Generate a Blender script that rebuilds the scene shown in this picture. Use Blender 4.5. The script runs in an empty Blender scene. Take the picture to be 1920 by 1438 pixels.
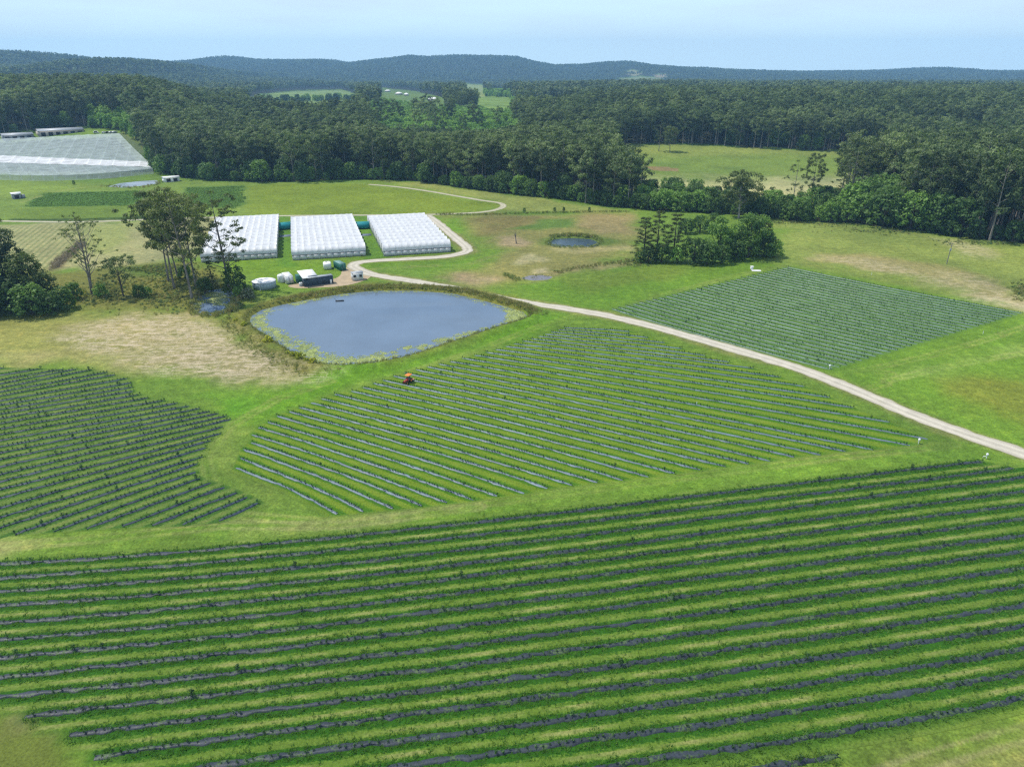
import bpy, math, random
import numpy as np
from mathutils import Vector

random.seed(7)
SC = bpy.context.scene
COL = SC.collection

# ------------------------------------------------------------------ camera geometry
FPX = 24.0 / 34.6 * 1920.0            # focal length in photo pixels
PITCH = math.atan((719 - 128) / FPX)  # the true horizon sits at row 128
CP, SP = math.cos(PITCH), math.sin(PITCH)
CAMH = 70.0


def P(px, py, z=0.0):
    """Point of the level z seen at photo pixel (px, py)."""
    a, b = (px - 960) / FPX, (719 - py) / FPX
    dz = -SP + b * CP
    t = (z - CAMH) / dz
    return np.array([a * t, (CP + b * SP) * t, z])


def proj(x, y, z):
    h = np.asarray(z) - CAMH
    d = y * CP - h * SP
    return 960 + FPX * np.asarray(x) / d, 719 - FPX * (y * SP + h * CP) / d


def height_at(y, py):
    """Level of a point at forward distance y that is seen at row py."""
    v = (719 - py) / FPX
    return CAMH + y * (v * CP - SP) / (CP + v * SP)


def sstep(a, b, x):
    t = np.clip((np.asarray(x, float) - a) / (b - a), 0, 1)
    return t * t * (3 - 2 * t)


def hash2(ix, iy, seed):
    h = (ix.astype(np.int64) * 374761393 + iy.astype(np.int64) * 668265263 + seed * 974711) & 0xFFFFFFFF
    h = ((h ^ (h >> 13)) * 1274126177) & 0xFFFFFFFF
    h = h ^ (h >> 16)
    return (h & 0xFFFFFF) / float(0x1000000)


def vnoise(x, y, seed=0):
    x, y = np.asarray(x, float), np.asarray(y, float)
    ix, iy = np.floor(x), np.floor(y)
    fx, fy = x - ix, y - iy
    fx, fy = fx * fx * (3 - 2 * fx), fy * fy * (3 - 2 * fy)
    a, b = hash2(ix, iy, seed), hash2(ix + 1, iy, seed)
    c, d = hash2(ix, iy + 1, seed), hash2(ix + 1, iy + 1, seed)
    return (a * (1 - fx) + b * fx) * (1 - fy) + (c * (1 - fx) + d * fx) * fy


def fbm(x, y, seed=0, octv=3):
    s, w, tot = 0, 0.5, 0
    for k in range(octv):
        s = s + w * vnoise(np.asarray(x) * 2 ** k, np.asarray(y) * 2 ** k, seed + 17 * k)
        tot += w
        w *= 0.5
    return s / tot


# ------------------------------------------------------------------ terrain
SKY_FAR = [(-600, 112), (-200, 110), (0, 113), (160, 116), (215, 109), (250, 110), (280, 113), (330, 117), (380, 112), (430, 106), (470, 111),
           (540, 112), (620, 112), (655, 119), (700, 113), (770, 105), (800, 107), (850, 104), (920, 104), (970, 106), (1000, 115), (1040, 122),
           (1085, 121), (1130, 117), (1180, 115), (1210, 121), (1290, 127), (1400, 131), (1500, 134), (1600, 133), (1700, 131),
           (1760, 127), (1800, 131), (1920, 133), (2500, 132)]
SKY_L1 = [(-900, 84), (-400, 90), (0, 95), (43, 96), (90, 103), (133, 115), (153, 118), (180, 126), (230, 142), (300, 152), (420, 168), (600, 190)]
SKY_L2 = [(-900, 110), (-400, 116), (0, 124), (60, 128), (110, 124), (150, 120), (175, 116), (207, 110), (235, 113), (255, 124), (277, 138),
          (330, 147), (400, 153), (480, 164), (600, 190)]


def ridge(x, y, sky, yc, foot, treepx, seed, drop=0.6):
    u = 960 + FPX * x / (yc * CP)
    s = np.interp(u, [p[0] for p in sky], [p[1] for p in sky]) + treepx
    crest = CAMH + (128 - s) * yc * CP * CP / FPX
    f = foot + 900 * (fbm(x / 420.0, y / 2500.0, seed) - 0.5)
    up = np.clip((y - f) / np.maximum(yc - f, 50), 0, 1)
    prof = up * up * (3 - 2 * up)
    n = (fbm(x / 260.0, y / 420.0, seed + 5) - 0.5) * 0.85
    prof = prof * (1 + n * (1 - prof)) * (1 - drop * sstep(yc, yc + 1600, y))
    return -12 + (crest + 12 + (fbm(x / 170.0, y / 900.0, seed + 9) - 0.5) * 9) * prof


def T(x, y):
    x, y = np.asarray(x, float), np.asarray(y, float)
    yy = np.maximum(y, 60)
    u = 960 + FPX * x / (yy * CP)
    z = 9 * sstep(640, 950, y) - 24 * sstep(850, 4200, y)
    z = z + 24 * sstep(490, 800, y) * (1 - sstep(235, 420, u)) * (1 - sstep(900, 1700, y))
    z = z + 7 * sstep(600, 800, y) * sstep(1050, 1250, u) * (1 - 0.8 * sstep(1300, 2400, y))
    z = z + (fbm(x / 420.0, y / 420.0, 3) - 0.5) * 30 * sstep(950, 1900, y)
    z = np.maximum(z, ridge(x, y, SKY_L2, 2500, 1150, 15, 21))
    z = np.maximum(z, ridge(x, y, SKY_L1, 3300, 2000, 12, 31))
    z = np.maximum(z, ridge(x, y, SKY_FAR, 5600, 3900, 6.8, 41))
    return z


_PT = {}


def PT(px, py):
    """Point of the terrain seen at photo pixel (px, py)."""
    key = (round(float(px), 2), round(float(py), 2))
    if key in _PT:
        return _PT[key].copy()
    a, b = (px - 960) / FPX, (719 - py) / FPX
    d = np.array([a, CP + b * SP, -SP + b * CP])
    ts = np.geomspace(30, 12000, 260)
    for _ in range(3):
        q = d[None, :] * ts[:, None]
        below = q[:, 2] + CAMH < T(q[:, 0], q[:, 1])
        i = int(np.argmax(below)) if below.any() else len(ts) - 1
        ts = np.linspace(ts[max(0, i - 1)], ts[i], 24)
    t = ts[-1]
    q = d * t
    r = np.array([q[0], q[1], float(T(q[0], q[1]))])
    _PT[key] = r
    return r.copy()


def in_poly(px, py, poly):
    px, py = np.asarray(px), np.asarray(py)
    r = np.zeros(px.shape, bool)
    n = len(poly)
    for i in range(n):
        x0, y0 = poly[i]
        x1, y1 = poly[(i + 1) % n]
        if y0 == y1:
            continue
        c = ((y0 > py) != (y1 > py)) & (px < (x1 - x0) * (py - y0) / (y1 - y0) + x0)
        r ^= c
    return r


def sdist(x, y, poly):
    """Signed distance (positive inside) to a polygon in metres."""
    d = np.full(x.shape, 1e9)
    n = len(poly)
    for i in range(n):
        x0, y0 = poly[i]
        x1, y1 = poly[(i + 1) % n]
        ex, ey = x1 - x0, y1 - y0
        t = np.clip(((x - x0) * ex + (y - y0) * ey) / max(ex * ex + ey * ey, 1e-9), 0, 1)
        d = np.minimum(d, np.hypot(x - x0 - t * ex, y - y0 - t * ey))
    return np.where(in_poly(x, y, poly), d, -d)


def ldist(x, y, line):
    d = np.full(x.shape, 1e9)
    for (x0, y0), (x1, y1) in zip(line[:-1], line[1:]):
        ex, ey = x1 - x0, y1 - y0
        t = np.clip(((x - x0) * ex + (y - y0) * ey) / max(ex * ex + ey * ey, 1e-9), 0, 1)
        d = np.minimum(d, np.hypot(x - x0 - t * ex, y - y0 - t * ey))
    return d


def W(poly):
    return [tuple(P(a, b)[:2]) for a, b in poly]


# ------------------------------------------------------------------ object helpers
def tag(o, label=None, cat=None, group=None, kind=None):
    if label:
        o['label'] = label
    if cat:
        o['category'] = cat
    if group:
        o['group'] = group
    if kind:
        o['kind'] = kind
    return o


def np_mesh(name, verts, faces, mats=(), mi=None, smooth=False, uv=None, color=None, attrs=None):
    """Mesh from numpy arrays; faces is an (M,k) array or a list of index lists."""
    me = bpy.data.meshes.new(name)
    verts = np.asarray(verts, np.float32)
    me.vertices.add(len(verts))
    me.vertices.foreach_set('co', verts.ravel())
    if isinstance(faces, np.ndarray):
        M, k = faces.shape
        loops = faces.ravel()
        starts = np.arange(M) * k
    else:
        loops = np.array([i for f in faces for i in f], np.int32)
        ln = np.array([len(f) for f in faces], np.int32)
        starts = np.concatenate([[0], np.cumsum(ln)[:-1]])
        M = len(faces)
    me.loops.add(len(loops))
    me.loops.foreach_set('vertex_index', loops.astype(np.int32))
    me.polygons.add(M)
    me.polygons.foreach_set('loop_start', starts.astype(np.int32))
    if mi is not None:
        me.polygons.foreach_set('material_index', np.asarray(mi, np.int32))
    for m in mats:
        me.materials.append(m)
    me.update(calc_edges=True)
    me.validate()
    if smooth:
        me.shade_smooth()
    if uv is not None:
        l = me.uv_layers.new(name='UVMap')
        l.data.foreach_set('uv', np.asarray(uv, np.float32)[loops].ravel())
    if color is not None:
        a = me.color_attributes.new('tint', 'FLOAT_COLOR', 'POINT')
        c = np.ones((len(verts), 4), np.float32)
        c[:, :3] = color
        a.data.foreach_set('color', c.ravel())
    for k, v in (attrs or {}).items():
        a = me.attributes.new(k, 'FLOAT', 'POINT')
        a.data.foreach_set('value', np.asarray(v, np.float32))
    return me


def link(name, me, parent=None, loc=None, rotz=0.0):
    o = bpy.data.objects.new(name, me)
    COL.objects.link(o)
    if parent is not None:
        o.parent = parent
    if loc is not None:
        o.location = loc
    if rotz:
        o.rotation_euler = (0, 0, rotz)
    return o


def empty(name, loc, rotz=0.0):
    o = bpy.data.objects.new(name, None)
    o.empty_display_size = 0.5
    COL.objects.link(o)
    o.location = loc
    o.rotation_euler = (0, 0, rotz)
    return o


class MB:
    """Collects shapes for one mesh."""

    def __init__(self):
        self.v, self.f = [], []

    def add(self, vs, fs):
        b = len(self.v)
        self.v += [tuple(map(float, p)) for p in vs]
        self.f += [[b + i for i in f] for f in fs]
        return self

    def box(self, c, s, bev=0.0):
        (x, y, z), (a, b, d) = c, (s[0] / 2, s[1] / 2, s[2] / 2)
        if bev <= 0:
            vs = [(x + i * a, y + j * b, z + k * d) for k in (-1, 1) for j in (-1, 1) for i in (-1, 1)]
            return self.add(vs, [(0, 2, 3, 1), (4, 5, 7, 6), (0, 1, 5, 4), (2, 6, 7, 3), (0, 4, 6, 2), (1, 3, 7, 5)])
        ring = lambda aa, bb, zz: [(x - aa + bev, y - bb, zz), (x + aa - bev, y - bb, zz), (x + aa, y - bb + bev, zz), (x + aa, y + bb - bev, zz),
                                   (x + aa - bev, y + bb, zz), (x - aa + bev, y + bb, zz), (x - aa, y + bb - bev, zz), (x - aa, y - bb + bev, zz)]
        rs = [ring(a - bev, b - bev, z - d), ring(a, b, z - d + bev), ring(a, b, z + d - bev), ring(a - bev, b - bev, z + d)]
        vs = [p for r in rs for p in r]
        fs = [tuple(range(7, -1, -1)), tuple(range(24, 32))]
        for k in range(3):
            for i in range(8):
                j = (i + 1) % 8
                fs.append((k * 8 + i, k * 8 + j, k * 8 + 8 + j, k * 8 + 8 + i))
        return self.add(vs, fs)

    def lathe(self, c, prof, n=24, axis='z'):
        """prof: list of (radius, height) from bottom to top."""
        vs, fs = [], []
        for r, h in prof:
            for i in range(n):
                t = 2 * math.pi * i / n
                q = (r * math.cos(t), r * math.sin(t), h)
                if axis == 'x':
                    q = (q[2], q[0], q[1])
                if axis == 'y':
                    q = (q[1], q[2], q[0])
                vs.append((c[0] + q[0], c[1] + q[1], c[2] + q[2]))
        for k in range(len(prof) - 1):
            for i in range(n):
                j = (i + 1) % n
                fs.append((k * n + i, k * n + j, k * n + n + j, k * n + n + i))
        fs.append(tuple(range(n - 1, -1, -1)))
        fs.append(tuple(range((len(prof) - 1) * n, len(prof) * n)))
        return self.add(vs, fs)

    def tube(self, pts, rad, n=6):
        v, f = tube_np(np.array(pts, float), np.broadcast_to(np.array(rad, float), (len(pts),)), n)
        return self.add(v, f.tolist())

    def prism(self, prof, y0, y1, axis='y'):
        """Outline prof [(a, z)] extruded along an axis."""
        n = len(prof)
        if axis == 'y':
            vs = [(a, y0, z) for a, z in prof] + [(a, y1, z) for a, z in prof]
        else:
            vs = [(y0, a, z) for a, z in prof] + [(y1, a, z) for a, z in prof]
        fs = [tuple(range(n)), tuple(range(2 * n - 1, n - 1, -1))]
        fs += [(i, i + n, (i + 1) % n + n, (i + 1) % n) for i in range(n)]
        return self.add(vs, fs)

    def build(self, name, mat, parent=None, loc=None, rotz=0.0, smooth=False):
        me = np_mesh(name, np.array(self.v), self.f, [mat], smooth=smooth)
        return link(name, me, parent, loc, rotz)


def tube_np(pts, rad, n=6):
    k = len(pts)
    d = np.gradient(pts, axis=0)
    d /= np.maximum(np.linalg.norm(d, axis=1, keepdims=True), 1e-9)
    ref = np.where(np.abs(d[:, 2:3]) > 0.9, np.array([[1.0, 0, 0]]), np.array([[0, 0, 1.0]]))
    a = np.cross(d, ref)
    a /= np.maximum(np.linalg.norm(a, axis=1, keepdims=True), 1e-9)
    b = np.cross(d, a)
    th = 2 * np.pi * np.arange(n) / n
    v = pts[:, None, :] + rad[:, None, None] * (np.cos(th)[None, :, None] * a[:, None, :] + np.sin(th)[None, :, None] * b[:, None, :])
    i = np.arange(n)
    j = (i + 1) % n
    f = []
    for r in range(k - 1):
        f.append(np.stack([r * n + i, r * n + j, r * n + n + j, r * n + n + i], 1))
    return v.reshape(-1, 3), np.concatenate(f)


class QM:
    """Collects quads fast (numpy)."""

    def __init__(self):
        self.v, self.f, self.n = [], [], 0

    def add(self, v, f):
        self.v.append(v)
        self.f.append(f + self.n)
        self.n += len(v)

    def get(self):
        return np.concatenate(self.v), np.concatenate(self.f)


# ------------------------------------------------------------------ materials
def srgb(r, g, b):
    c = np.array([r, g, b], float) / 255.0
    return np.where(c <= 0.04045, c / 12.92, ((c + 0.055) / 1.055) ** 2.4)


KALB = 0.61


def gcol(r, g, b):
    """Base colour of ground that shows as this colour in full daylight."""
    k = 1.06 if g > r * 1.02 else 1.0
    return srgb(r, g, b) * KALB * np.array([k, 1.0, 0.9 if g > r * 1.02 else 0.97])


class NT:
    def __init__(self, name):
        self.m = bpy.data.materials.new(name)
        self.m.use_nodes = True
        self.t = self.m.node_tree
        self.t.nodes.clear()
        self.out = self.t.nodes.new('ShaderNodeOutputMaterial')

    def n(self, typ, **kw):
        nd = self.t.nodes.new(typ)
        for k, v in kw.items():
            setattr(nd, k, v)
        return nd

    def L(self, a, b):
        self.t.links.new(a, b)

    def val(self, s, v):
        if isinstance(v, bpy.types.NodeSocket):
            self.L(v, s)
        elif isinstance(v, (tuple, list, np.ndarray)):
            v = [float(q) for q in v]
            try:
                s.default_value = v if len(v) == len(s.default_value) else v + [1.0]
            except Exception:
                s.default_value = v
        else:
            s.default_value = v

    def math(self, op, a, b=0.0, c=0.0, clamp=False):
        nd = self.n('ShaderNodeMath', operation=op, use_clamp=clamp)
        for i, v in enumerate((a, b, c)):
            self.val(nd.inputs[i], v)
        return nd.outputs[0]

    def mix(self, fac, a, b, mode='MIX'):
        nd = self.n('ShaderNodeMix', data_type='RGBA', blend_type=mode)
        self.val(nd.inputs['Factor'], fac)
        self.val(nd.inputs['A'] if False else nd.inputs[6], a)
        self.val(nd.inputs[7], b)
        return nd.outputs[2]

    def ss(self, a, b, x):
        nd = self.n('ShaderNodeMapRange', interpolation_type='SMOOTHSTEP')
        self.val(nd.inputs[0], x)
        self.val(nd.inputs[1], a)
        self.val(nd.inputs[2], b)
        return nd.outputs[0]

    def mr(self, x, a, b, c, d):
        nd = self.n('ShaderNodeMapRange')
        for i, v in enumerate((x, a, b, c, d)):
            self.val(nd.inputs[i], v)
        return nd.outputs[0]

    def coord(self, which='Object'):
        return self.n('ShaderNodeTexCoord').outputs[which]

    def pos(self):
        return self.n('ShaderNodeNewGeometry').outputs['Position']

    def mapping(self, vec, scale=(1, 1, 1), rot=(0, 0, 0)):
        nd = self.n('ShaderNodeMapping')
        self.L(vec, nd.inputs[0])
        nd.inputs['Rotation'].default_value = rot
        nd.inputs['Scale'].default_value = scale
        return nd.outputs[0]

    def noise(self, vec, scale, detail=2.0, rough=0.55, dist=0.0):
        nd = self.n('ShaderNodeTexNoise')
        self.L(vec, nd.inputs['Vector'])
        nd.inputs['Scale'].default_value = scale
        nd.inputs['Detail'].default_value = detail
        nd.inputs['Roughness'].default_value = rough
        nd.inputs['Distortion'].default_value = dist
        return nd.outputs['Fac']

    def attr(self, name, out='Color'):
        nd = self.n('ShaderNodeAttribute', attribute_name=name)
        return nd.outputs[out]

    def scale_col(self, col, k):
        nd = self.n('ShaderNodeVectorMath', operation='SCALE')
        self.val(nd.inputs[0], col)
        self.val(nd.inputs['Scale'], k)
        return nd.outputs[0]

    def bump(self, h, strength=0.5, dist=0.1):
        nd = self.n('ShaderNodeBump')
        nd.inputs['Strength'].default_value = strength
        nd.inputs['Distance'].default_value = dist
        self.L(h, nd.inputs['Height'])
        return nd.outputs[0]

    def bsdf(self, col, rough=0.8, spec=0.3, normal=None, metal=0.0, finish=True):
        nd = self.n('ShaderNodeBsdfPrincipled')
        self.val(nd.inputs['Base Color'], col)
        self.val(nd.inputs['Roughness'], rough)
        self.val(nd.inputs['Specular IOR Level'], spec)
        self.val(nd.inputs['Metallic'], metal)
        if normal is not None:
            self.L(normal, nd.inputs['Normal'])
        if finish:
            self.L(nd.outputs[0], self.out.inputs['Surface'])
        return nd


def mat_plain(name, rgb, rough=0.6, spec=0.3, var=0.18, scale=1.5, metal=0.0, bump=0.0):
    m = NT(name)
    c = m.coord()
    f = m.noise(c, scale, 4.0)
    g = m.noise(c, scale * 9, 2.0)
    k = m.math('ADD', m.mr(f, 0.3, 0.7, 1 - var, 1 + var), m.mr(g, 0.3, 0.7, -var * 0.4, var * 0.4))
    col = m.scale_col(tuple(rgb), k)
    nrm = m.bump(g, bump, 0.02) if bump else None
    m.bsdf(col, m.mr(f, 0.3, 0.7, rough * 0.85, min(1, rough * 1.15)), spec, nrm, metal)
    return m.m


def mat_leaf(name, rgb, hue=0.10, val=0.35, trans=0.25, rgb2=None, spread=0.16):
    """Foliage: every plant gets its own shade, leaves vary inside it."""
    m = NT(name)
    oi = m.n('ShaderNodeObjectInfo').outputs['Random']
    c = m.coord()
    n1 = m.noise(c, 0.45, 2.0)
    geo = m.n('ShaderNodeNewGeometry').outputs['Random Per Island']
    a = tuple(rgb)
    b = tuple(rgb2) if rgb2 is not None else (rgb[0] * 1.5, rgb[1] * 1.18, rgb[2] * 0.9)
    # whole stands differ too, so that the woods are not one green
    n0 = m.noise(m.pos(), 0.011, 2.0)
    t = m.math('ADD', m.math('ADD', m.math('MULTIPLY', oi, 0.5), m.math('MULTIPLY', n1, 0.25)), m.mr(n0, 0.3, 0.7, -0.05, 0.35))
    col = m.mix(m.ss(0.25, 0.95, t), a, b)
    k = m.math('ADD', m.mr(oi, 0, 1, 1 - val, 1 + val), m.mr(geo, 0, 1, -spread, spread))
    col = m.scale_col(col, k)
    p = m.bsdf(col, 0.6, 0.25, finish=False)
    tr = m.n('ShaderNodeBsdfTranslucent')
    m.val(tr.inputs[0], m.mix(1.0, col, (1.1, 1.25, 0.5), 'MULTIPLY'))
    mx = m.n('ShaderNodeMixShader')
    mx.inputs[0].default_value = trans
    m.L(p.outputs[0], mx.inputs[1])
    m.L(tr.outputs[0], mx.inputs[2])
    m.L(mx.outputs[0], m.out.inputs['Surface'])
    return m.m
HAZE, SUN_E, SKY_S, EXPO, DENOISE = 1.2e-4, 4.9, 0.11, -0.06, False
SKY_TINT, CLOUD, HORIZON = (0.92, 1.04, 1.15, 1.0), (7.4, 8.9, 10.2, 1.0), (8.6, 11.2, 12.6, 1.0)
# ------------------------------------------------------------------ where the woods stand
EDGE = [(-600, 262), (-60, 258), (0, 253), (60, 247), (160, 239), (215, 243), (250, 256), (264, 275), (272, 300), (286, 320), (310, 327), (345, 334), (400, 339),
        (470, 342), (560, 342), (640, 337), (720, 338), (780, 340), (830, 348), (900, 358), (960, 366), (1040, 372), (1100, 382),
        (1160, 390), (1230, 396), (1290, 398), (1340, 402), (1400, 405), (1440, 410), (1480, 414), (1540, 417), (1600, 420), (1700, 430),
        (1790, 445), (1860, 452), (1920, 457), (2300, 490)]
PASTURE = [(1200, 368), (1165, 345), (1150, 312), (1150, 285), (1190, 271), (1300, 272), (1420, 279), (1560, 284), (1650, 284), (1670, 300), (1650, 330), (1625, 350),
           (1575, 372), (1510, 392), (1470, 402), (1430, 385), (1400, 378), (1340, 372), (1270, 370)]
GLADES = [
    [(485, 178), (560, 171), (640, 169), (668, 178), (674, 214), (600, 224), (530, 224), (500, 208), (466, 210), (464, 192)],
    [(895, 181), (958, 183), (962, 212), (930, 216), (893, 208)],
    [(868, 158), (905, 160), (910, 182), (878, 184)],
    [(715, 166), (775, 172), (835, 186), (832, 208), (790, 206), (712, 190)],
    [(1150, 150), (1200, 144), (1255, 148), (1230, 159), (1165, 160)],
    [(1165, 139), (1185, 131), (1208, 138), (1190, 143)],
    [(1225, 141), (1250, 139), (1252, 146), (1230, 146)],
    [(1060, 157), (1260, 160), (1250, 168), (1080, 166)],
    [(1670, 278), (1760, 268), (1790, 272), (1740, 288), (1690, 290)],
]
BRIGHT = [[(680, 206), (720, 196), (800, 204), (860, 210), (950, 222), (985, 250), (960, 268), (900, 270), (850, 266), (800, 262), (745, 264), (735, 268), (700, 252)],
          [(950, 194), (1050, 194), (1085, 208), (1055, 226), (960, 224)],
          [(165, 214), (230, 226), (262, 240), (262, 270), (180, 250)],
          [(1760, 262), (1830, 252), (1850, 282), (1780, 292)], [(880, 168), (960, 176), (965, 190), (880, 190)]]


def forest_mask(px, py, y):
    e = np.interp(px, [p[0] for p in EDGE], [p[1] for p in EDGE])
    m = (py < e) & (y > 280)
    m &= ~in_poly(px, py, PASTURE)
    for g in GLADES:
        m &= ~in_poly(px, py, g)
    return m


# ------------------------------------------------------------------ ponds
POND = W([(465, 598), (469, 590), (488, 579), (528, 569), (580, 559), (640, 549), (700, 543), (780, 543), (850, 548), (902, 560), (952, 573), (984, 583),
          (992, 592), (975, 601), (932, 613), (880, 630), (820, 650), (760, 669), (700, 681), (640, 685), (598, 682), (558, 667), (518, 642), (488, 622), (468, 608)])
SWAMP = W([(366, 572), (370, 556), (392, 544), (418, 541), (436, 549), (440, 566), (430, 580), (404, 588), (378, 586)])
TARN = W([(1030, 455), (1042, 448), (1070, 446), (1105, 448), (1124, 455), (1112, 461), (1070, 461), (1040, 460)])
PUDDLE = W([(982, 521), (994, 517), (1016, 516), (1032, 518.5), (1024, 522.5), (1000, 524)])
DAM = [tuple(PT(a, b)[:2]) for a, b in [(205, 349), (225, 343), (262, 339), (292, 337), (296, 343), (270, 347), (232, 351)]]


def lower(x, y):
    """Depth of the pond beds and height of the dam wall."""
    z = np.zeros(x.shape)
    m = (y < 330) & (y > 120) & (x > -170) & (x < 60)
    if m.any():
        d = sdist(x[m], y[m], POND)
        z[m] += 0.75 * sstep(-7, -2.5, d) - 2.2 * sstep(-2.0, 3.0, d)
    for poly, dep in ((SWAMP, 1.0), (TARN, 1.1), (PUDDLE, 0.7), (DAM, 1.2)):
        q = np.array(poly)
        m = (x > q[:, 0].min() - 12) & (x < q[:, 0].max() + 12) & (y > q[:, 1].min() - 12) & (y < q[:, 1].max() + 12)
        if m.any():
            z[m] -= dep * sstep(-2.5, 2.0, sdist(x[m], y[m], poly))
    return z


# ------------------------------------------------------------------ what grows where: the colour of the ground
ROAD = [(2900, 1130), (2500, 1020), (2200, 938), (2050, 893), (1980, 872), (1920, 850), (1850, 828), (1780, 804), (1720, 782), (1650, 752), (1580, 722), (1500, 692), (1440, 673), (1380, 656), (1300, 633), (1220, 611),
        (1150, 594), (1080, 581), (1020, 573), (960, 563), (900, 551), (840, 538), (780, 528), (720, 519), (690, 513), (668, 504), (660, 498), (670, 492), (700, 489),
        (760, 486), (830, 482), (862, 477), (878, 471), (875, 463), (855, 447), (835, 430), (815, 413), (800, 404.5)]
BACKTRACK = [(-80, 415), (0, 414.5), (60, 416), (150, 417), (250, 413), (300, 411), (400, 408), (520, 405), (640, 404), (800, 403), (860, 401), (910, 398), (938, 392), (946, 386), (938, 380.5), (905, 376.5),
             (880, 372), (850, 367), (800, 358), (740, 350), (690, 346)]

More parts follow.
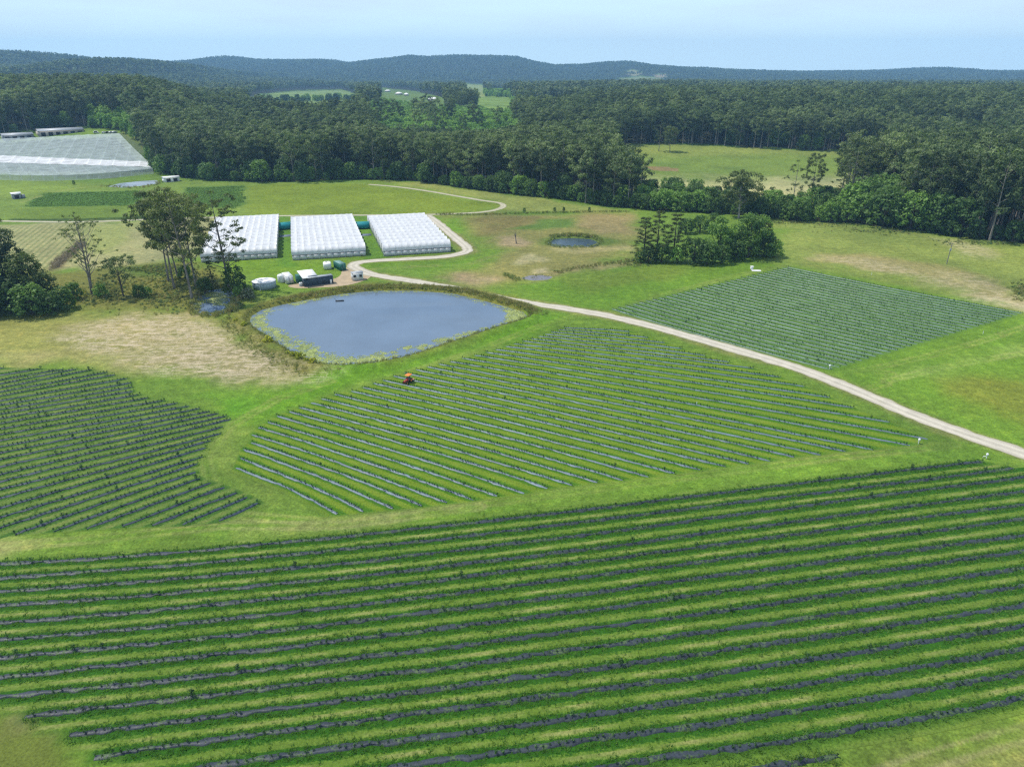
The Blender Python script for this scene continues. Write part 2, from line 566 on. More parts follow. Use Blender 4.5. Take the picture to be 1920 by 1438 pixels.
ZONES = [
    # poly (photo pixels on level ground), colour as seen, softness m, strength
    ([(-400, 330), (0, 326), (100, 336), (200, 345), (300, 345), (320, 338), (560, 342), (700, 340), (800, 345), (900, 360), (1000, 372), (1180, 398), (1000, 398), (820, 404), (300, 412), (0, 414), (-400, 416)], (128, 156, 66), 6, 1),
    ([(700, 338), (800, 342), (900, 360), (1000, 371), (1200, 398), (950, 397), (940, 378), (880, 370), (800, 356)], (152, 164, 88), 4, .9),
    ([(455, 350), (560, 344), (690, 347), (760, 355), (850, 370), (930, 384), (900, 397), (800, 401), (460, 402)], (126, 150, 50), 4, 1),
    ([(80, 362), (150, 361), (258, 357), (300, 362), (240, 386), (40, 390), (60, 374)], (84, 124, 44), 2.5, 1),
    ([(40, 390), (240, 386), (215, 410), (20, 413)], (112, 140, 50), 3, .9),
    ([(345, 352), (455, 349), (462, 380), (440, 392), (345, 390)], (90, 128, 52), 3, .9),
    ([(18, 411), (220, 409), (290, 404), (292, 409), (220, 413.5), (18, 416)], (60, 88, 34), 1.2, .9),
    ([(-300, 422), (0, 420), (290, 416), (400, 410), (420, 440), (370, 480), (300, 492), (200, 505), (60, 510), (-300, 520)], (172, 170, 116), 4, 1),
    ([(165, 420), (262, 418), (215, 480), (130, 480)], (150, 166, 92), 5, .7),
    ([(95, 502), (112, 488), (132, 470), (150, 458), (158, 462), (140, 482), (118, 503)], (120, 108, 76), 1.5, .9),
    ([(200, 505), (290, 494), (340, 492), (380, 500), (440, 530), (450, 560), (420, 600), (330, 590), (240, 585), (130, 590), (60, 580), (60, 510)], (122, 128, 62), 6, 1),
    ([(228, 503), (300, 497), (330, 500), (320, 515), (240, 520)], (92, 118, 48), 3, .9),
    ([(370, 470), (520, 490), (680, 486), (850, 484), (700, 505), (560, 525), (470, 545), (440, 500)], (112, 150, 42), 5, 1),
    ([(520, 404), (545, 404), (556, 500), (520, 500)], (92, 140, 42), 2, .8),
    ([(655, 404), (690, 404), (730, 490), (690, 490)], (96, 142, 44), 2, .8),
    ([(810, 404), (1180, 398), (1200, 420), (1190, 480), (1100, 510), (960, 535), (870, 530), (820, 520), (860, 480), (880, 470), (840, 430)], (150, 148, 84), 8, 1),
    ([(815, 408), (870, 408), (880, 440), (930, 470), (900, 500), (760, 515), (700, 505), (850, 484), (885, 472), (860, 450)], (112, 152, 48), 8, 1),
    ([(880, 410), (1010, 405), (1030, 425), (900, 440)], (138, 128, 76), 5, .9),
    ([(1020, 412), (1080, 408), (1080, 428), (1010, 432), (950, 430)], (98, 134, 56), 3, .9),
    ([(1090, 405), (1190, 403), (1190, 436), (1120, 438), (1085, 425)], (164, 148, 100), 5, .9),
    ([(940, 445), (965, 440), (1000, 455), (985, 463), (940, 460)], (176, 156, 118), 3, .9),
    ([(1000, 447), (1040, 440), (1110, 440), (1170, 452), (1150, 462), (1060, 466), (1010, 458)], (104, 132, 58), 3, .9),
    ([(1020, 465), (1130, 462), (1190, 460), (1190, 470), (1050, 474)], (182, 172, 118), 3, .8),
    ([(975, 480), (1000, 476), (1010, 487), (970, 498), (962, 490)], (198, 188, 142), 3, .8),
    ([(1000, 505), (1025, 502), (1030, 512), (1000, 514)], (205, 192, 150), 2, .8),
    ([(825, 520), (870, 514), (930, 524), (890, 532), (840, 531)], (178, 156, 122), 4, .9),
    ([(1030, 510), (1180, 490), (1190, 497), (1080, 520), (990, 532)], (164, 150, 104), 2.5, .8),
    ([(960, 535), (1100, 512), (1200, 498), (1480, 490), (1440, 505), (1240, 545), (1140, 585), (1020, 570)], (110, 150, 48), 6, 1),
    ([(1050, 520), (1200, 500), (1330, 500), (1200, 530), (1100, 545)], (118, 142, 56), 5, .8),
    ([(1440, 415), (1600, 422), (1800, 450), (2100, 475), (2100, 620), (1920, 592), (1480, 496), (1470, 470)], (142, 160, 80), 8, 1),
    ([(1545, 478), (1620, 475), (1760, 498), (1880, 540), (1960, 590), (1920, 590), (1800, 545), (1640, 505), (1550, 490)], (176, 164, 104), 6, .9),
    ([(1850, 558), (1925, 572), (2060, 598), (2060, 612), (1915, 582), (1840, 565)], (208, 196, 146), 2, .8),
    ([(1800, 455), (1880, 470), (1860, 485), (1780, 465)], (166, 170, 106), 5, .7),
    ([(1480, 500), (1700, 540), (1925, 588), (2050, 610), (2050, 900), (1920, 845), (1700, 770), (1560, 706), (1400, 655), (1160, 590), (1150, 578)], (116, 156, 52), 6, 1),
    ([(1735, 735), (1800, 705), (1930, 690), (2050, 680), (2050, 830), (1900, 790)], (128, 142, 56), 7, .9),
    ([(1660, 705), (1780, 680), (1925, 650), (1925, 664), (1780, 700)], (140, 172, 80), 4, .8),
    # left hay paddock
    ([(-300, 600), (0, 600), (130, 588), (250, 583), (330, 592), (420, 607), (470, 642), (530, 690), (580, 712), (520, 726), (440, 722), (350, 704), (250, 692), (130, 690), (-300, 695)], (150, 156, 86), 6, 1),
    ([(150, 610), (240, 590), (330, 600), (410, 625), (470, 655), (540, 700), (575, 713), (510, 722), (430, 716), (330, 690), (220, 660)], (172, 160, 106), 7, .8),
    ([(-200, 640), (0, 652), (120, 652), (220, 668), (220, 682), (100, 680), (-200, 690)], (176, 170, 112), 5, .7),
    ([(-300, 560), (0, 590), (100, 585), (130, 595), (0, 612), (-300, 615)], (126, 134, 70), 5, .8),
    # pond surrounds
    ([(420, 600), (440, 585), (470, 578), (560, 556), (640, 540), (700, 532), (800, 530), (920, 552), (1000, 575), (1004, 592), (900, 632), (800, 668), (700, 695), (620, 700), (580, 712), (540, 695), (480, 650), (430, 620)], (128, 134, 62), 4, 1),
    ([(445, 600), (470, 625), (540, 676), (600, 700), (560, 706), (500, 665), (440, 622)], (134, 130, 66), 3, .8),
    # bright mown headlands
    ([(590, 712), (640, 700), (760, 680), (900, 640), (1010, 590), (1060, 585), (1060, 612), (940, 650), (800, 690), (690, 725), (560, 780), (450, 830), (400, 780), (440, 740)], (108, 158, 38), 5, 1),
    ([(620, 735), (760, 698), (930, 645), (940, 652), (800, 692), (660, 740), (540, 785), (520, 785)], (150, 172, 82), 3, .7),
    ([(300, 705), (430, 725), (520, 730), (470, 790), (420, 790), (370, 760), (280, 720)], (120, 158, 56), 7, .9),
    ([(380, 740), (480, 735), (500, 765), (420, 780)], (92, 152, 34), 6, .8),
    ([(380, 850), (420, 800), (460, 810), (440, 870), (560, 960), (500, 950), (400, 900)], (140, 164, 76), 5, .8),
    ([(-300, 1010), (0, 1005), (200, 990), (500, 960), (640, 970), (760, 955), (1000, 925), (1300, 885), (1560, 850), (1720, 830), (1870, 850), (1840, 862), (1280, 928), (640, 1004), (0, 1052), (-300, 1080)], (118, 158, 54), 4, 1),
    ([(-300, 1020), (0, 1018), (160, 1008), (180, 1020), (0, 1036), (-300, 1050)], (166, 172, 112), 3, .8),
    ([(380, 1005), (420, 995), (560, 985), (700, 965), (720, 972), (560, 996), (420, 1010)], (160, 168, 96), 3, .6),
    ([(750, 938), (860, 928), (1000, 915), (1200, 885), (1230, 895), (1000, 930), (800, 955)], (132, 162, 60), 3, .6),
    ([(1560, 1420), (1700, 1350), (1920, 1310), (2050, 1300), (2050, 1500), (1500, 1500)], (122, 148, 60), 3, .9),
    ([(1700, 1470), (1800, 1425), (1925, 1385), (2000, 1380), (2000, 1480)], (170, 160, 100), 2.5, .7),
    ([(-200, 1330), (40, 1330), (120, 1385), (175, 1430), (180, 1500), (-200, 1500)], (112, 124, 56), 2, .8),
    ([(20, 1340), (60, 1335), (70, 1355), (30, 1362)], (150, 140, 100), 1, .7),
]
ZONES = [(W(p), gcol(*c), s, k) for p, c, s, k in ZONES]
STRAW = W([(100, 640), (170, 605), (250, 588), (330, 597), (415, 618), (470, 650), (545, 702), (580, 713), (510, 724), (430, 718), (330, 695), (220, 672)])
STRAW2 = W([(1545, 482), (1640, 488), (1800, 520), (1920, 555), (2000, 580), (1925, 588), (1800, 552), (1640, 508)])
STRAW3 = W([(1770, 452), (1860, 465), (1880, 490), (1800, 480)])
PLOUGH = W([(-80, 424), (140, 424), (170, 425), (95, 500), (60, 510), (-80, 512)])
MOWN = W([(250, 420), (410, 412), (420, 440), (370, 480), (215, 490)])
ROADW = W(ROAD)
YARD = W([(628, 538), (560, 541.5), (540, 538), (540, 535), (560, 531), (625, 525), (640, 516), (640, 508), (652, 500), (668, 500), (672, 508), (700, 514), (690, 524), (660, 534)])
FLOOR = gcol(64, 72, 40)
TRACKS = [(W(p), w, gcol(*c)) for p, w, c in [
    ([(1560, 702), (1640, 690), (1740, 668), (1840, 640), (1960, 600)], 0.5, (160, 176, 96)),
    ([(1660, 715), (1760, 690), (1860, 672), (1960, 655)], 0.5, (164, 180, 104)),
    ([(1600, 735), (1660, 720), (1672, 700), (1640, 694)], 0.4, (158, 172, 92)),
    ([(1150, 585), (1260, 548), (1400, 512), (1480, 497)], 0.6, (150, 166, 90)),
    ([(560, 790), (660, 742), (770, 698), (900, 655), (1010, 612), (1090, 588)], 0.55, (156, 172, 86)),
    ([(440, 965), (640, 982), (900, 945), (1200, 905), (1560, 858), (1790, 834)], 0.6, (154, 168, 92)),
    ([(-60, 1030), (160, 1012), (420, 985), (640, 985), (900, 950)], 0.6, (166, 172, 108)),
    ([(400, 930), (385, 860), (430, 800), (520, 748), (620, 715)], 0.6, (150, 168, 88)),
    ([(40, 380), (90, 363), (150, 352), (230, 348)], 0.8, (158, 168, 98)),
    ([(700, 505), (780, 500), (880, 495), (960, 470)], 0.7, (150, 160, 92)),
    ([(200, 1330), (120, 1360), (40, 1390), (-60, 1420)], 0.3, (150, 150, 96)),
    ([(1640, 1460), (1760, 1420), (1860, 1390), (1980, 1360)], 0.3, (176, 170, 112))]]


def paint(x, y, z):
    """Colour of the ground (what grows on it) plus two masks: straw swaths and drill lines."""
    n = len(x)
    c = np.empty((n, 3))
    c[:] = gcol(114, 148, 56)
    big = fbm(x / 42.0, y / 42.0, 61) - 0.5
    mid = fbm(x / 9.0, y / 9.0, 62) - 0.5
    jit = (fbm(x / 14.0, y / 14.0, 63, 4) - 0.5) * 4
    straw = np.zeros(n)
    drill = np.zeros(n)
    near = y < 640
    for poly, col, s, k in ZONES:
        q = np.array(poly)
        m = near & (x > q[:, 0].min() - 3 * s) & (x < q[:, 0].max() + 3 * s) & (y > q[:, 1].min() - 3 * s) & (y < q[:, 1].max() + 3 * s)
        i = np.nonzero(m)[0]
        if not len(i):
            continue
        a = sstep(-1.2 * s, 1.2 * s, sdist(x[i], y[i], poly) + jit[i] * s) * k
        c[i] = c[i] * (1 - a[:, None]) + col * a[:, None]
    for poly, w, lst in ((STRAW, 7, 0), (STRAW2, 7, 0), (STRAW3, 6, 0), (PLOUGH, 3, 1)):
        q = np.array(poly)
        i = np.nonzero((x > q[:, 0].min() - 20) & (x < q[:, 0].max() + 20) & (y > q[:, 1].min() - 20) & (y < q[:, 1].max() + 20))[0]
        if len(i):
            a = sstep(-w, w, sdist(x[i], y[i], poly) + jit[i] * w * 0.8)
            (straw if lst == 0 else drill)[i] = np.maximum((straw if lst == 0 else drill)[i], a * (1 if poly is STRAW or lst else 0.6))
    # worn verge beside the gravel road
    i = np.nonzero((y < 340) & (x > -70) & (x < 220))[0]
    d = ldist(x[i], y[i], ROADW)
    a = (1 - sstep(2.2, 5.0, d + jit[i] * 1.2)) * 0.55
    c[i] = c[i] * (1 - a[:, None]) + gcol(158, 150, 96) * a[:, None]
    # the far country
    px, py = proj(x, y, z)
    far = y > 280
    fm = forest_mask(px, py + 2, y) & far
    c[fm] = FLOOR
    pas = far & in_poly(px, py, PASTURE)
    t = sstep(352, 322, py + jit * 5)[..., None]
    t2 = sstep(300, 285, py + jit * 4)[..., None]
    pc = gcol(190, 188, 132) * (1 - t) + gcol(126, 152, 66) * t
    pc = pc * (1 - t2 * 0.6) + gcol(146, 160, 84) * t2 * 0.6
    c[pas] = pc[pas]
    bank = far & in_poly(px, py, [(1205, 313), (1240, 312), (1272, 317), (1270, 322), (1225, 320)])
    c[bank] = gcol(160, 140, 92)
    for k, g in enumerate(GLADES):
        m = far & in_poly(px, py, g)
        col = [(132, 160, 84), (128, 160, 72), (150, 170, 100), (110, 140, 62), (134, 150, 92), (160, 158, 112), (168, 156, 120), (128, 146, 90), (110, 150, 60)][k]
        c[m] = gcol(*col)
    m = far & in_poly(px, py, [(466, 193), (492, 192), (496, 206), (468, 208)])
    c[m] = gcol(178, 150, 120)
    hill = far & in_poly(px, py, [(262, 262), (250, 252), (205, 246), (200, 252), (262, 275), (286, 308), (290, 318), (276, 300)])
    c[hill] = gcol(112, 132, 62)
    net = (y > 400) & in_poly(px, py, [(-400, 262), (0, 262), (230, 250), (265, 275), (288, 322), (200, 336), (0, 326), (-400, 322)])
    c[net] = gcol(104, 124, 84)
    fine = fbm(x / 2.6, y / 2.6, 64) - 0.5
    for ln, w, col in TRACKS:
        q = np.array(ln)
        i = np.nonzero((x > q[:, 0].min() - 4) & (x < q[:, 0].max() + 4) & (y > q[:, 1].min() - 4) & (y < q[:, 1].max() + 4))[0]
        if len(i):
            dd = ldist(x[i], y[i], ln)
            a = 0.6 * (1 - sstep(w * 0.5, w * 1.2, np.abs(dd - 0.9) + fine[i] * 0.7)) * (0.35 + 0.65 * sstep(0.35, 0.6, fbm(x[i] / 11, y[i] / 11, 65)))
            c[i] = c[i] * (1 - a[:, None]) + col * a[:, None]
    c = c * (1 + 0.22 * fine[:, None] + 0.55 * big[:, None] * np.array([1.15, 0.9, 0.7]) + 0.34 * mid[:, None])
    return np.clip(c, 0.004, 0.9), straw, drill


def mat_ground():
    m = NT('ground')
    p = m.pos()
    tint = m.attr('tint')
    n1 = m.noise(p, 2.6, 4.0, 0.65)
    n2 = m.noise(p, 0.42, 3.0)
    n3 = m.noise(p, 0.09, 3.0)
    nb = m.noise(p, 1.0, 3.0, 0.6)
    k = m.math('MULTIPLY', m.math('MULTIPLY', m.mr(n1, 0.28, 0.72, 0.58, 1.42), m.mr(n2, 0.3, 0.7, 0.80, 1.20)), m.mr(nb, 0.3, 0.7, 0.80, 1.20))
    col = m.scale_col(tint, k)
    col = m.mix(m.math('MULTIPLY', m.ss(0.5, 0.75, n2), 0.35), col, m.mix(1.0, col, (1.45, 1.08, 1.0), 'MULTIPLY'))
    col = m.mix(m.math('MULTIPLY', m.ss(0.52, 0.8, n3), 0.4), col, m.mix(1.0, col, (0.72, 0.95, 0.75), 'MULTIPLY'))
    # raked straw lying in long swaths
    st = m.attr('straw', 'Fac')
    w1 = m.noise(m.mapping(p, (0.16, 1.0, 1), (0, 0, STRAW_ROT)), 1.0, 5.0, 0.7, 1.6)
    w2 = m.noise(m.mapping(p, (0.7, 0.16, 1), (0, 0, STRAW_ROT + 0.35)), 1.0, 4.0, 0.7, 1.6)
    w = m.math('ADD', m.math('MULTIPLY', m.math('MAXIMUM', w1, m.math('MULTIPLY', w2, 0.86)), 0.8), m.math('MULTIPLY', n2, 0.2))
    sm = m.math('MULTIPLY', m.math('MULTIPLY', m.ss(0.44, 0.60, w), st), m.mr(n1, 0.35, 0.58, 0.2, 1.0))
    col = m.mix(sm, col, tuple(gcol(236, 216, 190)))
    # drill lines of the sown paddock
    dr = m.attr('drill', 'Fac')
    wv = m.n('ShaderNodeTexWave', wave_type='BANDS', bands_direction='Y')
    m.L(m.mapping(p, (1, 1, 1), (0, 0, DRILL_ROT)), wv.inputs['Vector'])
    wv.inputs['Scale'].default_value = 0.125
    wv.inputs['Distortion'].default_value = 0.8
    wv.inputs['Detail'].default_value = 2.0
    wv.inputs['Detail Scale'].default_value = 1.2
    col = m.mix(m.math('MULTIPLY', m.math('MULTIPLY', m.ss(0.3, 0.9, wv.outputs['Fac']), dr), 0.6), col, m.mix(1.0, col, (0.52, 0.66, 0.55), 'MULTIPLY'))
    h = m.math('ADD', n1, m.math('MULTIPLY', n2, 1.2))
    m.bsdf(col, 0.9, 0.12, m.bump(h, 0.55, 0.22))
    return m.m


a_, b_ = P(60, 500), P(128, 440)
DRILL_ROT = -math.atan2(b_[1] - a_[1], b_[0] - a_[0])
a_, b_ = P(300, 612), P(500, 702)
STRAW_ROT = -math.atan2(b_[1] - a_[1], b_[0] - a_[0])

rs = [26.0]
while rs[-1] < 6950:
    r = rs[-1]
    rs.append(r + (0.5 if r < 150 else 0.9 if r < 300 else 1.6 if r < 560 else r * 0.0115))
rs = np.array(rs)
az = np.radians(np.linspace(-62, 62, 760))
R_, A_ = np.meshgrid(rs, az, indexing='ij')
gx, gy = (R_ * np.sin(A_)).ravel(), (R_ * np.cos(A_)).ravel()
gz = T(gx, gy)
gc, gs, gd = paint(gx, gy, gz)
gz2 = gz + lower(gx, gy)
nr, na = R_.shape
i0 = (np.arange(nr - 1)[:, None] * na + np.arange(na - 1)[None, :]).ravel()
gf = np.stack([i0, i0 + na, i0 + na + 1, i0 + 1], 1)[:, ::-1].astype(np.int32)
GROUND_MAT = mat_ground()
o = link('ground', np_mesh('ground', np.stack([gx, gy, gz2], 1), np.ascontiguousarray(gf), [GROUND_MAT], smooth=True, color=gc, attrs={'straw': gs, 'drill': gd}))
tag(o, 'green and dry farm paddocks rolling to wooded hills', 'ground', kind='structure')


# ------------------------------------------------------------------ water
def mat_water(name, deep, rough=0.04, wave=0.25, ws=1.1):
    m = NT(name)
    p = m.pos()
    n1 = m.noise(m.mapping(p, (1, 1.6, 1), (0, 0, 0.5)), ws, 3.0, 0.6)
    n2 = m.noise(p, 0.05, 3.0)
    n3 = m.noise(m.mapping(p, (0.35, 1.3, 1), (0, 0, 0.35)), 0.07, 3.0, 0.6, 0.6)
    col = m.scale_col(tuple(deep), m.mr(n2, 0.3, 0.7, 0.88, 1.12))
    nd = m.bsdf(col, m.mr(n3, 0.42, 0.62, rough, rough * 4.5), 0.5, m.bump(n1, wave, 0.05))
    nd.inputs['IOR'].default_value = 1.33
    return m.m


def grow(poly, d):
    q = np.array(poly)
    c = q.mean(0)
    v = q - c
    l = np.linalg.norm(v, axis=1, keepdims=True)
    return c + v * (l + d) / l


WATER_MAT = mat_water('pond_water', (0.125, 0.172, 0.235))
MUDWATER = mat_water('muddy_water', (0.16, 0.15, 0.16), 0.25, 0.4)
PALEWATER = mat_water('pale_water', (0.26, 0.31, 0.36), 0.15, 0.3)
DARKWATER = mat_water('dark_water', (0.05, 0.08, 0.11), 0.05, 0.3)
for nm, poly, z, mt, lab in (('pond_water', POND, -0.35, WATER_MAT, 'still blue grey water of the big farm pond'),
                             ('swamp_water', SWAMP, -0.30, WATER_MAT, 'dark lily covered water below the tall gums'),
                             ('tarn_water', TARN, -0.35, DARKWATER, 'small blue waterhole in the dry paddock'),
                             ('puddle_water', PUDDLE, -0.22, MUDWATER, 'shallow puddle beside the ditch in the dry paddock'),
                             ('dam_water', DAM, -0.4, PALEWATER, 'narrow dam water below the white netting')):
    q = grow(poly, 1.2)
    zz = z + float(T(q[:, 0].mean(), q[:, 1].mean())) if nm == 'dam_water' else z
    o = link(nm, np_mesh(nm, np.column_stack([q, np.full(len(q), zz)]), [list(range(len(q)))], [mt]))
    tag(o, lab, 'water', kind='structure')


# ------------------------------------------------------------------ gravel roads
def mat_gravel(name, rgb):
    m = NT(name)
    p = m.pos()
    uv = m.n('ShaderNodeUVMap').outputs[0]
    sx = m.n('ShaderNodeSeparateXYZ')
    m.L(uv, sx.inputs[0])
    n1 = m.noise(p, 3.5, 4.0, 0.65)
    n2 = m.noise(p, 0.35, 3.0)
    # two pale wheel tracks, weeds along crown and edges
    a = m.math('ABSOLUTE', m.math('SUBTRACT', sx.outputs[0], 0.5))
    tr = m.math('SUBTRACT', 1.0, m.ss(0.02, 0.16, m.math('ABSOLUTE', m.math('SUBTRACT', a, 0.2))))
    k = m.math('MULTIPLY', m.mr(n1, 0.3, 0.7, 0.85, 1.13), m.mr(n2, 0.3, 0.7, 0.88, 1.1))
    col = m.scale_col(tuple(rgb), m.math('MULTIPLY', k, m.mr(tr, 0, 1, 0.9, 1.08)))
    n5 = m.noise(m.mapping(uv, (3.0, 0.12, 1)), 1.0, 4.0, 0.65)
    cg = m.math('MULTIPLY', m.math('MULTIPLY', m.math('SUBTRACT', 1.0, m.ss(0.03, 0.11, a)), m.ss(0.50, 0.66, n5)), 0.35)
    col = m.mix(cg, col, tuple(gcol(146, 148, 92)))
    gr = m.math('MULTIPLY', m.ss(0.38, 0.5, m.math('ADD', a, m.mr(n2, 0.2, 0.8, -0.08, 0.08))), 0.7)
    col = m.mix(gr, col, tuple(gcol(150, 150, 96)))
    m.bsdf(col, 0.95, 0.1, m.bump(n1, 0.4, 0.05))
    return m.m


def ribbon(pts, width, step, z, seed, jitter=0.35, cols=5):
    """Strip along a world polyline; returns verts, faces, uv."""
    p = smooth_line(pts, step)
    d = np.gradient(p, axis=0)
    d /= np.linalg.norm(d, axis=1, keepdims=True)
    nrm = np.stack([d[:, 1], -d[:, 0]], 1)
    s = np.concatenate([[0], np.cumsum(np.linalg.norm(np.diff(p, axis=0), axis=1))])
    t = np.linspace(-0.5, 0.5, cols)
    jl = (fbm(s / 3.0, s * 0 + seed, seed) - 0.5) * 2 * jitter
    jr = (fbm(s / 3.0, s * 0 + seed + 9, seed + 3) - 0.5) * 2 * jitter
    off = t[None, :] * width + np.where(t < 0, jl[:, None] * (t < -0.4), jr[:, None] * (t > 0.4))
    xy = p[:, None, :] + nrm[:, None, :] * off[..., None]
    n, m = len(p), cols
    x, y = xy[..., 0].ravel(), xy[..., 1].ravel()
    v = np.stack([x, y, T(x, y) + z], 1)
    i0 = (np.arange(n - 1)[:, None] * m + np.arange(m - 1)[None, :]).ravel()
    f = np.stack([i0, i0 + 1, i0 + m + 1, i0 + m], 1)
    uv = np.stack([np.tile(t + 0.5, n), np.repeat(s, m)], 1)
    return v, f, uv


def smooth_line(pts, step):
    p = np.array(pts, float)
    for _ in range(3):
        q = np.empty((2 * len(p), 2))
        q[0::2] = np.vstack([p[:-1] * 0.75 + p[1:] * 0.25, p[-1:]])
        q[1::2] = np.vstack([p[:-1] * 0.25 + p[1:] * 0.75, p[-1:]])
        p = np.vstack([p[:1], q[:-1]])
    d = np.linalg.norm(np.diff(p, axis=0), axis=1)
    keep = np.concatenate([[True], d > 1e-6])
    p = p[keep]
    s = np.concatenate([[0], np.cumsum(np.linalg.norm(np.diff(p, axis=0), axis=1))])
    t = np.arange(0, s[-1], step)
    return np.stack([np.interp(t, s, p[:, 0]), np.interp(t, s, p[:, 1])], 1)


GRAVEL = mat_gravel('gravel', gcol(228, 219, 202))
GRAVEL2 = mat_gravel('gravel_track', gcol(210, 204, 176))
v, f, uv = ribbon(W(ROAD), 5.0, 0.8, 0.03, 3, 0.6)
tag(link('gravel_road', np_mesh('gravel_road', v, f[:, ::-1].copy(), [GRAVEL], uv=uv)), 'pale gravel road curving past the pond to the polytunnels', 'road', kind='structure')
v, f, uv = ribbon(W(BACKTRACK), 3.6, 1.0, 0.035, 5)
tag(link('farm_track', np_mesh('farm_track', v, f[:, ::-1].copy(), [GRAVEL2], uv=uv)), 'narrow pale farm track behind the polytunnels', 'track', kind='structure')
q = smooth_line(YARD + YARD[:1], 1.0)
tag(link('gravel_yard', np_mesh('gravel_yard', np.column_stack([q, np.full(len(q), 0.024)]), [list(range(len(q)))], [mat_plain('yard_gravel', gcol(208, 186, 156), 0.95, 0.1, 0.16, 0.4)])),
    'beige gravel yard around the sheds and cabin', 'yard', kind='structure')
# ------------------------------------------------------------------ crop fields
def ordinal(n):
    return '%d%s' % (n, 'th' if 10 <= n % 100 <= 20 else {1: 'st', 2: 'nd', 3: 'rd'}.get(n % 10, 'th'))


def rows_front(ends=True):
    """Foreground field: heights of each row at photo columns 0, 640, 1280, 1920 and where it starts and ends."""
    D = [(1058, 1007, 933.5, 857), (1083, 1031, 956, 876), (1108, 1056, 979, 895), (1136, 1083, 1006, 921), (1168, 1109.5, 1030, 947),
         (1200, 1138, 1058, 974), (1233, 1168, 1088.5, 1003), (1270, 1201, 1120, 1033), (1308, 1237, 1155, 1064.5), (1349, 1274, 1191, 1098.6),
         (1394, 1314, 1230.5, 1134), (1444, 1356, 1271, 1172.6), (1492, 1404, 1316, 1217), (1546, 1451, 1363.5, 1261), (1606, 1503, 1417, 1308),
         (1672, 1562, 1464, 1359)]
    X0 = [-130] * 9 + [47, 130, 178, 300, 420, 600, 1150]
    if not ends:
        X0 = [-130] * 16
    X1 = [1841, 1900] + [2070] * 13 + [1571 if ends else 2070]
    out = []
    for d, a, b in zip(D, X0, X1):
        c = np.polyfit([0, 640, 1280, 1920], d, 3)
        xs = np.linspace(a, b, 50)
        wob = (fbm(xs / 160.0, xs * 0 + d[0], 77) - 0.5) * 3.0
        q = np.array([P(x, np.polyval(c, x) + w_)[:2] for x, w_ in zip(xs, wob)])
        ext = np.arange(2, 44, 2.0)[:, None]
        if b > 2000:      # the rows run on past the edge of the view
            q = np.vstack([q, q[-1] + (q[-1] - q[-6]) / np.linalg.norm(q[-1] - q[-6]) * ext])
        if a < 0:
            q = np.vstack([(q[0] + (q[0] - q[5]) / np.linalg.norm(q[0] - q[5]) * ext)[::-1], q])
        out.append(q)
    return out


def interp_ends(L, R, n):
    li, ri = sorted(L), sorted(R)
    f = lambda i, d, ks, k: np.interp(i, ks, [d[q][k] for q in ks])
    return [((f(i, L, li, 0), f(i, L, li, 1)), (f(i, R, ri, 0), f(i, R, ri, 1))) for i in range(1, n + 1)]


def straight(ends, bow=0.0, seed=0):
    out = []
    for k, (a, b) in enumerate(ends):
        a, b = P(*a)[:2], P(*b)[:2]
        t = np.linspace(0, 1, 40)[:, None]
        p = a * (1 - t) + b * t
        d = (b - a) / np.linalg.norm(b - a)
        nrm = np.array([d[1], -d[0]])
        off = bow * 4 * t * (1 - t) + (fbm(t * 3, t * 0 + k * 0.7, seed) - 0.5) * 0.5
        out.append(p + nrm * off)
    return out


LB = {1: (442, 878), 2: (450, 860), 3: (457, 842), 4: (472, 830), 5: (473, 815), 6: (485, 802), 7: (502, 792), 8: (520, 780), 9: (542, 772), 10: (562, 764), 11: (583, 756),
      12: (603, 748), 13: (627, 740), 14: (658, 734), 15: (680, 727), 16: (700, 719), 17: (717, 713), 18: (737, 706), 19: (758, 700), 20: (780, 693), 21: (802, 688),
      22: (823, 683), 23: (845, 678), 24: (867, 672), 25: (890, 666.5), 26: (910, 661), 27: (930, 655.5), 28: (948, 650), 29: (964, 645), 30: (980, 640), 31: (995, 635.5),
      32: (1010, 631), 33: (1022, 627), 34: (1034, 623), 35: (1046, 619), 36: (1058, 615.5)}
RB = {1: (633, 963), 2: (683, 958), 3: (737, 953), 4: (790, 949), 5: (837, 943), 6: (888, 938), 7: (932, 930), 8: (982, 926), 9: (1027, 915), 10: (1073, 910), 11: (1120, 905),
      12: (1168, 900), 13: (1216, 894), 14: (1264, 888), 15: (1312, 882), 16: (1360, 876), 17: (1403, 870), 18: (1444, 864), 19: (1489, 857), 20: (1538, 853), 21: (1585, 847),
      22: (1636, 844), 23: (1706, 836), 24: (1739, 823), 25: (1668, 792), 26: (1600, 765), 27: (1555, 746), 28: (1508, 725), 29: (1463, 708), 30: (1412, 691), 31: (1367, 680),
      32: (1322, 667), 33: (1279, 654), 34: (1247, 643), 35: (1215, 633), 36: (1181, 622)}
ROWS_B = straight(interp_ends(LB, RB, 36), -0.6, 5)

